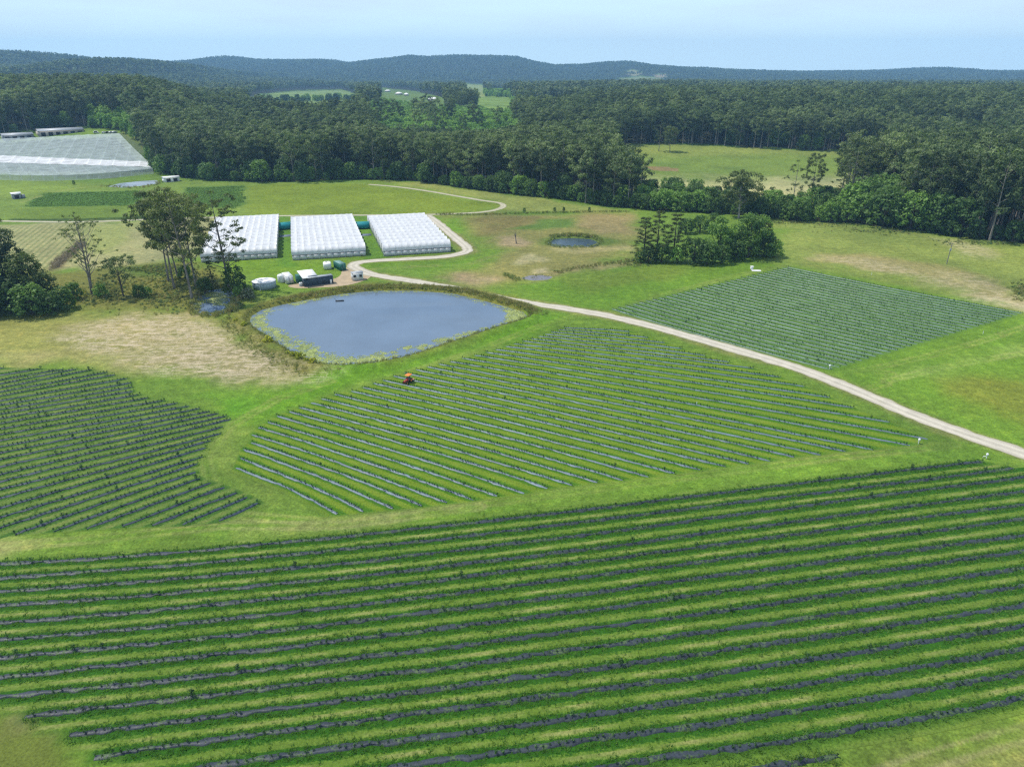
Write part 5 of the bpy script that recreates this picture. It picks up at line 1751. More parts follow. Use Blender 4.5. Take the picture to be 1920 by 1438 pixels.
# hedgerow on the far green fields
hx = np.concatenate([np.linspace(490, 560, 16), np.linspace(560, 668, 24)])
hp = np.array([PT(a, 194 - (a - 490) * 0.03)[:2] for a in hx]) + RNG.normal(0, 4, (len(hx), 2))
scatter('hedge', lift(hp[:, 0], hp[:, 1]), RNG.uniform(1.0, 1.9, len(hp)), RNG.uniform(0, 6, len(hp)), RNG.integers(0, 3, len(hp)), [d.both for d in DOMES], None, 'row of leafy trees between two far green fields', 'hedge')
# ------------------------------------------------------------------ materials for built things
WHITE = mat_plain('white_steel', (0.74, 0.75, 0.74), 0.45, 0.4, 0.06, 0.8)
ROOFW = mat_plain('white_roof', (0.80, 0.79, 0.77), 0.95, 0.1, 0.06, 0.5)
GREYS = mat_plain('grey_roof', (0.34, 0.36, 0.38), 0.5, 0.4, 0.12, 0.6)
NAVY = mat_plain('navy_container', (0.050, 0.075, 0.105), 0.55, 0.35, 0.18, 0.5)
GREEN = mat_plain('green_container', (0.035, 0.17, 0.13), 0.55, 0.35, 0.15, 0.5)
GLASS = mat_plain('dark_glass', (0.02, 0.025, 0.03), 0.1, 0.6, 0.1)
DARK = mat_plain('dark_steel', (0.03, 0.03, 0.032), 0.6, 0.3, 0.2)
RUBBER = mat_plain('tyre_rubber', (0.022, 0.021, 0.02), 0.85, 0.2, 0.2)
TANKB = mat_plain('tank_wall', (0.33, 0.41, 0.45), 0.45, 0.4, 0.08, 1.0)
TEAL = mat_plain('teal_cloth', (0.015, 0.20, 0.22), 0.75, 0.2, 0.2, 0.8)
ORANGE = mat_plain('orange_paint', (0.78, 0.21, 0.02), 0.45, 0.4, 0.08)
RED = mat_plain('red_paint', (0.42, 0.05, 0.035), 0.45, 0.4, 0.12)
WOOD = mat_plain('weathered_wood', (0.20, 0.19, 0.18), 0.85, 0.2, 0.25, 2.0)
CONC = mat_plain('concrete', (0.60, 0.60, 0.58), 0.85, 0.2, 0.1, 1.0)
SHEDG = mat_plain('grey_cladding', (0.30, 0.32, 0.33), 0.6, 0.3, 0.12, 0.5)
BRICKW = mat_plain('rendered_wall', (0.45, 0.40, 0.34), 0.8, 0.2, 0.12, 0.5)
ROOFD = mat_plain('slate_roof', (0.20, 0.22, 0.25), 0.6, 0.3, 0.15, 0.4)


def film_mat():
    m = NT('tunnel_film')
    c = m.coord()
    n = m.noise(m.mapping(c, (1.0, 0.35, 1)), 0.8, 4.0, 0.6)
    n2 = m.noise(c, 4.0, 3.0)
    col = m.scale_col((0.72, 0.725, 0.735), m.math('MULTIPLY', m.mr(n, 0.3, 0.7, 0.86, 1.06), m.mr(n2, 0.3, 0.7, 0.96, 1.03)))
    p = m.bsdf(col, 0.38, 0.45, finish=False)
    tr = m.n('ShaderNodeBsdfTranslucent')
    tr.inputs[0].default_value = (0.8, 0.8, 0.8, 1)
    mx = m.n('ShaderNodeMixShader')
    mx.inputs[0].default_value = 0.15
    m.L(p.outputs[0], mx.inputs[1]); m.L(tr.outputs[0], mx.inputs[2]); m.L(mx.outputs[0], m.out.inputs['Surface'])
    return m.m


FILM = film_mat()


def frame_px(fl, fr, z=0.0):
    """Ground frame from two photo pixels: origin, heading of the front edge, its length."""
    a, b = (P(*fl, z), P(*fr, z))
    d = b - a
    return a, math.atan2(d[1], d[0]), float(np.hypot(d[0], d[1]))


# ------------------------------------------------------------------ polytunnel blocks
def tunnels(fl, fr, back_py, nb, label):
    hd = math.radians(16.0)
    mid = P((fl[0] + fr[0]) / 2, (fl[1] + fr[1]) / 2)
    ax = np.array([math.cos(hd), math.sin(hd), 0])
    tt = np.arange(-40, 40, 0.05)
    us = proj(mid[0] + ax[0] * tt, mid[1] + ax[1] * tt, 0 * tt)[0]
    ta, tb = np.interp(fl[0], us, tt), np.interp(fr[0], us, tt)
    o, Wd = mid + ax * ta, float(tb - ta)
    wall, rise = 2.1, 2.6
    # depth from the row where the back ridge is seen
    nx, ny = -math.sin(hd), math.cos(hd)
    best = min(np.arange(40, 170, 0.5), key=lambda L: abs(proj(o[0] + math.cos(hd) * Wd / 2 + nx * L, o[1] + math.sin(hd) * Wd / 2 + ny * L, wall + rise)[1] - back_py))
    L = float(best)
    bd = L / nb
    root = empty('polytunnel_block', o, hd)
    tag(root, label, 'polytunnels', 'white polytunnel blocks')
    nh = max(6, int(round(Wd / 2.6)))
    M = nh * 4
    xs = np.linspace(-0.15, Wd + 0.15, M + 1)
    ph = np.linspace(0, math.pi, 11)
    rg = np.random.default_rng(int(Wd * 10))
    for b in range(nb):
        sag = 0.20 * np.abs(np.sin(np.pi * np.arange(M + 1) / 4.0)) * np.interp(np.arange(M + 1), np.arange(0, M + 1, 4), rg.uniform(0.6, 1.5, nh + 1))
        prof = (bd / 2) * (1 - np.cos(ph)) , wall + rise * np.sin(ph) ** 0.85
        y = b * bd + prof[0][None, :] + 0 * xs[:, None]
        y = np.clip(y, b * bd + 0.05, (b + 1) * bd - 0.05)
        z = prof[1][None, :] - sag[:, None] * np.sin(ph)[None, :] * (1 + 0.6 * np.sin(ph * 2)[None, :])
        v = np.stack([np.broadcast_to(xs[:, None], y.shape), y, z], 2).reshape(-1, 3)
        k = len(ph)
        i0 = (np.arange(M)[:, None] * k + np.arange(k - 1)[None, :]).ravel()
        f = np.stack([i0, i0 + k, i0 + k + 1, i0 + 1], 1)
        mb = MB()
        for h in range(nh + 1):
            xx = -0.15 + (Wd + 0.3) * h / nh
            mb.tube([(xx, b * bd + bd / 2 * (1 - math.cos(a)), wall + rise * math.sin(a) ** 0.85 + 0.035) for a in np.linspace(0.12, math.pi - 0.12, 9)], 0.045, 4)
        vv = np.concatenate([v, np.array(mb.v)])
        ff = f.tolist() + [[q + len(v) for q in w_] for w_ in mb.f]
        ro = link('tunnel_roof', np_mesh('tunnel_roof', vv, ff, [FILM], smooth=True), root)
    for sx, xx in ((0, 0.0), (1, Wd)):
        mb = MB()
        for b in range(nb):
            outl = [(b * bd + 0.06, 0.0)] + [(b * bd + bd / 2 * (1 - math.cos(a)) * 0.999 + (0.06 if a < 0.1 else -0.06 if a > 3 else 0), wall + (rise - 0.08) * math.sin(a) ** 0.85 - 0.05) for a in np.linspace(0, math.pi, 11)] + [((b + 1) * bd - 0.06, 0.0)]
            mb.prism(outl, xx - 0.03, xx + 0.03, axis='x')
        mb.build('end_wall', FILM, root)
    for nm, yy in (('front_wall', 0.0), ('back_wall', L)):
        mb = MB()
        n = nh
        for h in range(n):
            a, c = Wd * h / n, Wd * (h + 1) / n
            mb.box(((a + c) / 2, yy + rg.uniform(-0.012, 0.012), 0.90), (c - a - 0.004, 0.05, 1.76))
        mb.build(nm, FILM, root)
    mb = MB()
    mb.tube([(-0.1, -0.06, 2.0), (Wd + 0.1, -0.06, 2.0)], 0.09, 8)
    mb.box((Wd / 2, 0.08, 1.97), (Wd, 0.04, 0.40))  # dark strip put in for the shade of the gap under the roof
    mb.build('side_roll_and_gap', mat_plain('roll_and_gap_shade', (0.16, 0.165, 0.17), 0.7), root)
    mb = MB()
    for b in range(nb + 1):
        mb.box((Wd / 2, b * bd, wall - 0.02), (Wd, 0.16, 0.10))
        for h in range(0, nh + 1, 2):
            mb.tube([(Wd * h / nh, b * bd, 0), (Wd * h / nh, b * bd, wall)], 0.05, 5)
    mb.build('gutter_frame', mat_plain('galvanised', (0.55, 0.56, 0.57), 0.5, 0.4, 0.1), root)
    return root, Wd, L


tunnels((378, 488.5), (520, 488), 402, 11, 'left white polytunnel block behind the sparse gum')
b2, W2, L2 = tunnels((549, 487.5), (686, 480.5), 401.5, 11, 'middle white polytunnel block')
b3, W3, L3 = tunnels((720, 482), (845, 471.5), 399.5, 11, 'right white polytunnel block inside the bend of the gravel road')
for i, (a, b, n) in enumerate([((519, 433), (549, 430), 'teal shade cloth walkway joining the left and middle polytunnels'), ((664, 431), (697, 429.5), 'teal shade cloth walkway joining the middle and right polytunnels')]):
    o, hd, w_ = frame_px(a, b)
    t = empty('shade_walkway', o, hd)
    tag(t, n, 'walkway', 'teal walkways between the polytunnels')
    mb = MB()
    outl = [(6 * (1 - math.cos(q)) / 2, 0.5 + 2.5 * math.sin(q) ** 0.6) for q in np.linspace(0, math.pi, 9)]
    outl = outl + [(a_[0] * 0.98 + .06, a_[1] - 0.06) for a_ in outl[::-1]]
    mb.prism(outl, 0, w_, axis='x')
    mb.build('cover', TEAL, t)
    mb = MB()
    for k in range(4):
        mb.tube([(w_ * k / 3, 0.02, 0), (w_ * k / 3, 0.02, 0.7)], 0.05, 5)
        mb.tube([(w_ * k / 3, 5.98, 0), (w_ * k / 3, 5.98, 0.7)], 0.05, 5)
    mb.build('frame', DARK, t)
for i, (a, b, n) in enumerate([((522, 445.5), (550, 443.5), 'grey weed mat strip between the left and middle polytunnels'), ((672, 443.5), (697, 442), 'grey weed mat strip between the middle and right polytunnels')]):
    o, hd, w_ = frame_px(a, b)
    mb = MB()
    mb.box((w_ / 2, 2.2, 0.03), (w_, 4.4, 0.06))
    tag(mb.build('weed_mat', mat_plain('blue_grey_mat', (0.13, 0.16, 0.21), 0.6), None, o, hd), n, 'weed mat', 'weed mats between the polytunnels')


# ------------------------------------------------------------------ sheds, containers, tanks
def container(name, c0, vec, width, length, h, paint, label, cat, doors=True, roof=None):
    """c0: near left foot corner, vec: direction of the long side."""
    hd = math.atan2(vec[1], vec[0])
    t = empty(name, c0, hd)          # local x runs along the long side, width to the right (-y)
    tag(t, label, cat)
    mb = MB()
    mb.box((length / 2, -width / 2, h / 2 + 0.08), (length - 0.10, width - 0.10, h - 0.16))
    for k in range(int(length / 0.30)):
        for yy in (-0.03, -width + 0.03):
            mb.box((0.2 + 0.30 * k, yy, h / 2 + 0.05), (0.14, 0.05, h - 0.35))
    for k in range(int(width / 0.30)):
        mb.box((length - 0.03, -0.15 - 0.30 * k, h / 2 + 0.05), (0.05, 0.14, h - 0.35))
    mb.build('shell', paint, t)
    mb = MB()
    for xx in (0.06, length - 0.06):
        for yy in (-0.06, -width + 0.06):
            mb.box((xx, yy, h / 2 + 0.06), (0.14, 0.14, h))
    for yy in (-0.06, -width + 0.06):
        mb.box((length / 2, yy, h - 0.01), (length - 0.3, 0.12, 0.14))
        mb.box((length / 2, yy, 0.16), (length - 0.3, 0.12, 0.16))
    mb.build('corner_frame', paint, t)
    mb = MB()
    mb.box((length / 2, -width / 2, h + 0.03), (length - 0.05, width - 0.05, 0.05))
    mb.build('roof', roof or paint, t)
    if doors:
        for k in (0, 1):
            d = MB()
            d.box((-0.03, -width * (0.27 + 0.46 * k), h / 2 + 0.08), (0.05, width * 0.43, h - 0.35))
            do = d.build('door', paint, t)
            r = MB()
            r.tube([(-0.08, -width * (0.38 + 0.24 * k), 0.3), (-0.08, -width * (0.38 + 0.24 * k), h - 0.2)], 0.025, 5)
            r.box((-0.10, -width * (0.38 + 0.24 * k), 1.2), (0.05, 0.25, 0.05))
            r.build('lock_rod', GREYS, do)
    return t


o, hd, w_ = frame_px((570.6, 538.5), (625.5, 531.5))
ux, uy = np.array([math.cos(hd), math.sin(hd), 0]), np.array([-math.sin(hd), math.cos(hd), 0])
container('shipping_container', o + uy * 2.44, ux, 2.44, w_, 2.9, NAVY, 'long navy shipping container behind the pond bank', 'container', doors=False, roof=GREYS)
g0 = o + uy * 8.2 - ux * 1.2
container('shipping_container', g0, ux, 2.44, 6.0, 2.7, GREEN, 'green container under the back of the white shed roof', 'container')
t = empty('shed_roof', o, hd)
tag(t, 'flat white shed roof spanning the navy and green containers', 'shed roof')
mb = MB()
mb.prism([(-0.6, 3.12), (8.9, 3.62), (8.9, 3.74), (-0.6, 3.24)], -0.3, w_ * 0.5, axis='x')
for k in range(9):
    mb.box((w_ * 0.5 * (k + 0.5) / 9 , 4.1, 3.45), (0.05, 0.05, 0.05))
mb.build('sheeting', ROOFW, t)
mb = MB()
for xx in (0.1, w_ * 0.25, w_ * 0.48):
    mb.box((xx, 8.6, 1.8), (0.14, 0.14, 3.6))
    mb.box((xx, 0.5, 3.02), (0.14, 0.14, 0.22))
mb.build('post_frame', DARK, t)
mb = MB()
mb.box((w_ * 0.33, 0.9, 3.40), (3.2, 0.9, 0.06))
mb.build('solar_panel', NAVY, t)
c0, c1 = P(537.5, 533.5), P(531, 527)
container('cool_room', c0, c1 - c0, 2.5, 6.2, 2.75, WHITE, 'white insulated cool room box between the round tank and the shed', 'cool room')
mb = MB()
mb.lathe((0, 0, 0), [(1.35, 0), (1.4, 0.1), (1.4, 2.3), (1.2, 2.6), (0.4, 2.85), (0.3, 2.95)], 28)
tag(mb.build('rain_tank', mat_plain('white_poly', (0.70, 0.72, 0.71), 0.5), None, P(528.5, 528.5), smooth=False), 'small white rain tank behind the cool room box', 'rain tank')
p = P(564.5, 536.5)
t = empty('water_cube', p, hd)
tag(t, 'white caged water cube at the left end of the navy container', 'water cube')
mb = MB(); mb.box((0, 0, 0.72), (1.1, 1.0, 1.1), 0.08); mb.lathe((0, 0, 1.27), [(0.15, 0), (0.15, 0.07)], 12); mb.build('tank', WHITE, t)
mb = MB(); mb.box((0, 0, 0.08), (1.2, 1.0, 0.14))
for k in range(5):
    mb.tube([(-0.58 + 0.29 * k, -0.53, 0.1), (-0.58 + 0.29 * k, -0.53, 1.3)], 0.02, 4)
mb.build('cage', GREYS, t)
p = P(622, 531)
mb = MB()
mb.lathe((0, 0, 0), [(0.35, 0), (0.35, 1.5), (0.2, 1.65)], 16)
mb.tube([(0, 0, 1.2), (-1.2, 0, 1.3)], 0.06, 6)
tag(mb.build('gas_bottle', WHITE, None, p + np.array([0, -0.8, 0])), 'slim white cylinder before the right end of the navy container', 'gas bottle')
c0, c1 = P(637.8, 508.6), P(628.5, 503.6)
container('shipping_container', c0, c1 - c0, 2.44, 6.06, 2.6, GREEN, 'short green container beside the gravel bend', 'container', roof=mat_plain('faded_green', (0.16, 0.28, 0.25), 0.6))
o2, hd2, w2 = frame_px((607, 506.5), (622, 505.5))
t = empty('water_tank', o2, hd2)
tag(t, 'white boxy water tank left of the short green container', 'tank')
mb = MB(); mb.box((w2 / 2, 2.0, 1.2), (w2, 4.0, 2.4), 0.35); mb.build('shell', WHITE, t)
mb = MB(); mb.lathe((w2 * 0.4, 2.0, 2.38), [(0.3, 0), (0.3, 0.16), (0.1, 0.2)], 14); mb.build('lid', DARK, t)

# site cabin
o, hd, w_ = frame_px((660.8, 527), (681.5, 525))
t = empty('site_cabin', o, hd)
tag(t, 'small white cabin with two dark windows and grey roof beside the gravel road', 'cabin')
mb = MB(); mb.box((w_ / 2, 1.3, 1.42), (w_, 2.6, 2.5)); mb.box((w_ / 2, 1.3, 0.1), (w_ - 0.3, 2.3, 0.2)); mb.build('wall', WHITE, t)
mb = MB(); mb.prism([(-0.15, 2.66), (1.3, 2.84), (2.75, 2.66), (2.75, 2.72), (1.3, 2.93), (-0.15, 2.72)], -0.15, w_ + 0.15, axis='x'); mb.build('roof', GREYS, t)
for k in (0.24, 0.78):
    f = MB()
    for a, b in ((-0.5, 0), (0.5, 0)):
        f.box((w_ * k + a, -0.03, 1.65), (0.07, 0.06, 1.05))
    for b in (1.15, 2.15):
        f.box((w_ * k, -0.03, b), (1.07, 0.06, 0.07))
    fo = f.build('window', WHITE, t)
    g = MB(); g.box((w_ * k, -0.012, 1.65), (0.94, 0.03, 0.94)); g.build('pane', GLASS, fo)
d = MB(); d.box((w_ * 0.52, -0.02, 1.18), (0.85, 0.05, 1.98)); do = d.build('door', WHITE, t)
d = MB(); d.box((w_ * 0.52 + 0.34, -0.07, 1.15), (0.1, 0.06, 0.04)); d.build('handle', DARK, do)

# round tank
p = P(497, 544.3)
R = 20.0 / FPX * np.hypot(np.hypot(p[0], p[1]), CAMH)
v = p[:2] / np.linalg.norm(p[:2])
t = empty('round_tank', (p[0] + v[0] * R, p[1] + v[1] * R, 0))
tag(t, 'big round white roofed water tank left of the sheds', 'tank')
mb = MB(); mb.lathe((0, 0, 0), [(R, 0), (R, 2.35)], 72)
for k in range(3):
    mb.lathe((0, 0, 0.55 + 0.6 * k), [(R + 0.02, 0), (R + 0.03, 0.03), (R + 0.02, 0.06)], 72)
for k in range(24):
    a = k * math.pi / 12
    mb.tube([(math.cos(a) * (R + .02), math.sin(a) * (R + .02), 0), (math.cos(a) * (R + .02), math.sin(a) * (R + .02), 2.35)], 0.03, 4)
mb.build('wall', TANKB, t)
mb = MB(); mb.lathe((0, 0, 2.33), [(R + 0.1, 0), (R + 0.1, 0.06), (R * 0.5, 0.22), (0.3, 0.34)], 72); mb.build('roof', ROOFW, t)
mb = MB(); mb.tube([(-0.2, -R - 0.12, 2.2), (-0.2, -R - 0.15, 0.1), (0.1, -R - 0.9, 0.05)], 0.09, 8); mb.build('overflow_pipe', WHITE, t)


# ------------------------------------------------------------------ far sheds, houses, cars
def shed(name, fl, fr, depth, h, rise, wall, roof, label, cat, openings=3, group=None):
    a, b = PT(*fl), PT(*fr)
    d = b - a
    hd, w_ = math.atan2(d[1], d[0]), float(np.hypot(d[0], d[1]))
    t = empty(name, (a[0], a[1], min(a[2], b[2])), hd)
    tag(t, label, cat, group)
    mb = MB(); mb.box((w_ / 2, depth / 2, h / 2 - 0.3), (w_, depth, h + 0.6)); mb.build('wall', wall, t)
    mb = MB(); mb.prism([(-0.5, h - 0.1), (depth / 2, h + rise), (depth + 0.5, h - 0.1), (depth + 0.5, h + 0.05), (depth / 2, h + rise + 0.18), (-0.5, h + 0.05)], -0.4, w_ + 0.4, axis='x')
    mb.build('roof', roof, t)
    for k in range(openings):
        mb = MB(); mb.box((w_ * (k + 0.6) / (openings + 0.2), -0.02, h * 0.42), (w_ / (openings + 0.2) * 0.6, 0.06, h * 0.7)); mb.build('doorway', DARK, t)
    return t


shed('small_shed', (24.5, 374), (41, 372.5), 5, 2.9, 0.5, SHEDG, ROOFW, 'small grey shed with pale roof alone on the left paddock', 'shed', 1)
mb = MB(); mb.lathe((0, 0, 0), [(1.0, 0), (1.0, 1.9), (0.3, 2.2)], 20)
tag(mb.build('rain_tank', GREYS, None, P(44.5, 371.5)), 'small grey rain tank beside the small grey shed', 'rain tank')
shed('open_shed', (309, 342.5), (337.5, 340), 6, 3.0, 0.3, ROOFW, ROOFW, 'low white roofed shed at the forest edge beside the netting', 'shed', 2)
shed('packing_shed', (7, 265), (64, 258), 14, 4.5, 1.2, SHEDG, GREYS, 'long low grey shed above the netting, at the left edge', 'shed', 4)
shed('packing_shed', (74, 257.5), (158, 247), 16, 4.8, 1.4, BRICKW, GREYS, 'longest grey roofed shed above the netting', 'shed', 6)


def house(px, py, w_, rot, label, roof=ROOFW):
    p = PT(px, py)
    t = empty('farm_house', p, rot)
    tag(t, label, 'house', 'far white roofed houses')
    d = w_ * 0.62
    mb = MB(); mb.box((0, 0, 1.2), (w_, d, 4.0)); mb.build('wall', BRICKW, t)
    mb = MB()
    a, b, r = w_ / 2 + 0.8, d / 2 + 0.8, w_ / 2 - d / 2
    mb.add([(-a, -b, 3.1), (a, -b, 3.1), (a, b, 3.1), (-a, b, 3.1), (-r, 0, 6.4), (r, 0, 6.4), (-a, -b, 2.9), (a, -b, 2.9), (a, b, 2.9), (-a, b, 2.9)],
           [(0, 1, 5, 4), (2, 3, 4, 5), (1, 2, 5), (3, 0, 4), (6, 7, 1, 0), (7, 8, 2, 1), (8, 9, 3, 2), (9, 6, 0, 3), (9, 8, 7, 6)])
    mb.build('roof', roof, t)
    for k in range(4):
        g = MB(); g.box((-w_ * 0.36 + w_ * 0.24 * k, -d / 2 - 0.02, 1.6), (w_ * 0.12, 0.06, 1.4)); g.build('window', GLASS, t)


house(727, 172.5, 19, 0.2, 'highest white roofed house among the far trees')
house(748, 178, 17, -0.2, 'white roofed house just below the highest far house')
house(762, 180, 11, 0.3, 'smallest white outbuilding right of two far houses')
house(812, 189, 22, 0.1, 'lowest and largest white roofed far house')
house(872, 167, 16, 0.1, 'white house at the edge of the far glade')
house(884, 170, 14, -0.1, 'right white house at the edge of the far glade')

CARM = [mat_plain('white_car_paint', (0.78, 0.78, 0.77), 0.3, 0.5, 0.05), mat_plain('dark_car_paint', (0.05, 0.05, 0.06), 0.3, 0.5, 0.05)]
for i, (a, b, mt, n) in enumerate([(181, 250.5, 0, 'white van parked above the netting, left of the car row'), (196, 250.3, 0, 'white car, second from the left above the netting'), (203, 250, 1, 'dark car between white cars above the netting'),
                                   (209, 249.8, 0, 'white car right of the dark car above the netting'), (215.5, 249.5, 0, 'rightmost white car above the netting')]):
    p = PT(a, b)
    t = empty('parked_car', p, 0.3 + 0.2 * i)
    tag(t, n, 'car', 'cars parked above the netting')
    h = 0.6 if i == 0 else 0
    mb = MB()
    mb.prism([(-2.3, 0.35), (2.3, 0.35), (2.3, 0.85), (1.5, 0.98), (0.8, 1.5 + h), (-1.5, 1.55 + h), (-2.2, 1.0 + h)], -0.9, 0.9, axis='y')
    mb.build('body', CARM[mt], t)
    g = MB(); g.prism([(1.30, 1.08), (0.78, 1.44 + h), (-1.45, 1.48 + h), (-1.8, 1.08)], -0.92, 0.92, axis='y'); g.build('window_glass', GLASS, t)
    for sx in (-1.4, 1.45):
        for sy in (-0.8, 0.8):
            w3 = MB(); w3.lathe((sx, sy, 0.34), [(0.34, -0.12), (0.34, 0.12)], 16, 'y'); w3.build('wheel', RUBBER, t)


# ------------------------------------------------------------------ white netting over the orchard on the slope
def net_mat(name, op, col, line=0.0):
    m = NT(name)
    uv = m.n('ShaderNodeUVMap').outputs[0]
    sx = m.n('ShaderNodeSeparateXYZ')
    m.L(uv, sx.inputs[0])
    a = m.math('PINGPONG', sx.outputs[0], 0.5)
    b = m.math('PINGPONG', sx.outputs[1], 0.5)
    ln = m.math('MAXIMUM', m.math('SUBTRACT', 1.0, m.ss(0.02, 0.09, a)), m.math('SUBTRACT', 1.0, m.ss(0.03, 0.12, b)))
    n = m.noise(uv, 1.3, 4.0)
    f = m.math('ADD', m.math('MULTIPLY', ln, line), m.mr(n, 0.3, 0.7, op * 0.8, op * 1.2), clamp=True)
    p = m.bsdf(tuple(col), 0.6, 0.3, finish=False)
    tr = m.n('ShaderNodeBsdfTransparent')
    mx = m.n('ShaderNodeMixShader')
    m.val(mx.inputs[0], f)
    m.L(tr.outputs[0], mx.inputs[1]); m.L(p.outputs[0], mx.inputs[2]); m.L(mx.outputs[0], m.out.inputs['Surface'])
    return m.m


NETM = net_mat('white_net', 0.38, (0.58, 0.67, 0.66), 0.07)
NETW = net_mat('folded_net', 0.62, (0.80, 0.81, 0.82), 0.15)
NETS = net_mat('net_side', 0.26, (0.50, 0.58, 0.55), 0.12)
HN = 3.6
TOPL, TOPR, BOTR, BOTL = (-170, 276), (222, 257), (288, 325), (-170, 324)


def quad_px(s, t, q):
    a, b, c, d = [np.array(k, float) for k in q]
    return (a * (1 - s) + b * s) * (1 - t) + (d * (1 - s) + c * s) * t


def netpart(name, q, ns, nt, mat, su, sv, sag, curve=0.0, along_=((206, 262), (192, 300)), cell=9.0):
    cw = [PT(*k)[:2] for k in q]
    e1 = PT(*along_[0])[:2] - PT(*along_[1])[:2]
    e1 = e1 / np.linalg.norm(e1)
    v, uv = [], []
    for i in range(nt + 1):
        for j in range(ns + 1):
            s, t = j / ns, i / nt
            p = quad_px(s, t, cw)
            d = p / np.linalg.norm(p)
            p = p - d * curve * math.sin(math.pi * s) * t
            uu, vv = (p[0] * e1[1] - p[1] * e1[0]) / cell, (p[0] * e1[0] + p[1] * e1[1]) / (cell * 1.3)
            pk = (1 - abs(math.sin(math.pi * uu)) * 0.6) * (1 - abs(math.sin(math.pi * vv)) * 0.6)
            v.append((p[0], p[1], float(T(p[0], p[1])) + HN - sag * (1 - pk)))
            uv.append((uu, vv))
    k = ns + 1
    i0 = (np.arange(nt)[:, None] * k + np.arange(ns)[None, :]).ravel()
    f = np.stack([i0, i0 + k, i0 + k + 1, i0 + 1], 1)
    return np.array(v), f, np.array(uv)


root = empty('netting_canopy', PT(120, 300))
tag(root, 'huge white netting canopy over the orchard on the left slope', 'netting')
inv = np.array(root.location)
MIDL, MIDR, MID2L, MID2R = (-170, 292), (280, 312), (-170, 308), (284, 322)


def netobj(nm, vfu, mat):
    v, f, uv = vfu
    return link(nm, np_mesh(nm, v - inv, f, [mat], uv=uv, smooth=True), root)


netobj('net_panel', netpart('net_panel', [TOPL, (225, 257.5), MIDR, MIDL], 132, 72, NETM, 22, 12, 0.55), NETM)
netobj('folded_net', netpart('folded_net', [MIDL, MIDR, MID2R, MID2L], 132, 24, NETW, 22, 3, 0.5), NETW)
netobj('net_panel', netpart('net_panel', [MID2L, MID2R, BOTR, (-170, 322)], 132, 30, NETM, 22, 4, 0.55, 38, ((65, 313), (78, 329))), NETM)
# side curtain along the lower edge, posts
cw = [PT(*k)[:2] for k in (MID2L, MID2R, BOTR, (-170, 322))]
v, uv = [], []
for j in range(133):
    s = j / 132
    p = quad_px(s, 1.0, cw)
    p = p - p / np.linalg.norm(p) * 38 * math.sin(math.pi * s)
    o_ = p - p / np.linalg.norm(p) * 3.0
    v += [(p[0], p[1], float(T(*p)) + HN - 0.1), (o_[0], o_[1], float(T(*o_)) + 0.02)]
    uv += [(s * 22, 0), (s * 22, 1)]
f = np.stack([np.arange(132) * 2, np.arange(132) * 2 + 1, np.arange(132) * 2 + 3, np.arange(132) * 2 + 2], 1)
netobj('side_net', (np.array(v), f, np.array(uv)), NETS)
mb = MB()
for j in range(23):
    s = j / 22
    for q, t_, cv in (((MID2L, MID2R, BOTR, (-170, 322)), 1.0, 38), ((TOPL, (225, 257.5), MIDR, MIDL), 0.5, 0), ((TOPL, (225, 257.5), MIDR, MIDL), 0.02, 0)):
        p = quad_px(s, t_, [PT(*k)[:2] for k in q])
        p = p - p / np.linalg.norm(p) * cv * math.sin(math.pi * s)
        z_ = float(T(*p))
        mb.tube([(p[0] - inv[0], p[1] - inv[1], z_ - inv[2]), (p[0] - inv[0], p[1] - inv[1], z_ + HN - 0.05 - inv[2])], 0.09, 5)
mb.build('support_posts' if False else 'post_frame', WOOD, root)
# orchard under the net
ox, oy = [], []
for s in np.linspace(0.02, 0.97, 90):
    for t_ in np.linspace(0.04, 0.97, 34):
        p = quad_px(s + RNG.uniform(-.004, .004), t_, [PT(*k)[:2] for k in (TOPL, (225, 257.5), BOTR, (-170, 322))])
        ox.append(p[0]); oy.append(p[1])
ox, oy = np.array(ox), np.array(oy)
scatter('orchard_bushes', lift(ox, oy), RNG.uniform(0.16, 0.24, len(ox)), RNG.uniform(0, 6, len(ox)), RNG.integers(0, 3, len(ox)), [d.both for d in DOMES], None, 'rows of low orchard bushes dimly seen under the white netting', 'bushes')

# ------------------------------------------------------------------ tractor with its driver
p = P(765, 718)
a_, b_ = P(735, 713), P(800, 723)
hd = math.radians(-118)     # nose towards the camera, a little to the left
t = empty('tractor', (p[0], p[1], 0.06), hd)
t.scale = (0.8, 0.8, 0.8)
tag(t, 'orange canopied red tractor working among the middle field rows', 'tractor')
mb = MB(); mb.box((0.95, 0, 1.0), (1.7, 0.62, 0.62), 0.08); mb.box((-0.25, 0, 0.85), (1.2, 0.7, 0.5)); mb.box((0.9, 0, 0.6), (1.5, 0.4, 0.3)); mb.build('hood', RED, t)
mb = MB()
for sy in (-1, 1):
    mb.prism([(-1.35, 0.75), (-1.2, 1.25), (-0.7, 1.42), (-0.2, 1.2), (-0.1, 0.9), (-0.3, 1.1), (-0.7, 1.3), (-1.1, 1.15), (-1.25, 0.75)], sy * 0.62 - 0.22, sy * 0.62 + 0.22)
mb.build('mudguard', RED, t)
for sx, r, w3 in ((-0.65, 0.72, 0.36), (1.35, 0.45, 0.26)):
    for sy in (-0.66, 0.66):
        k = MB(); k.lathe((sx, sy, r), [(r * .82, -w3 / 2), (r, -w3 / 3), (r, w3 / 3), (r * .82, w3 / 2)], 28, 'y')
        for q in range(16):
            a = q * math.pi / 8
            k.box((sx + math.cos(a) * r, sy, r + math.sin(a) * r), (0.07, w3 * 0.8, 0.07))
        wo = k.build('wheel', RUBBER, t)
        k = MB(); k.lathe((sx, sy, r), [(r * .5, -w3 / 2 - .02), (r * .5, w3 / 2 + .02)], 16, 'y'); k.build('rim', ORANGE, wo)
mb = MB()
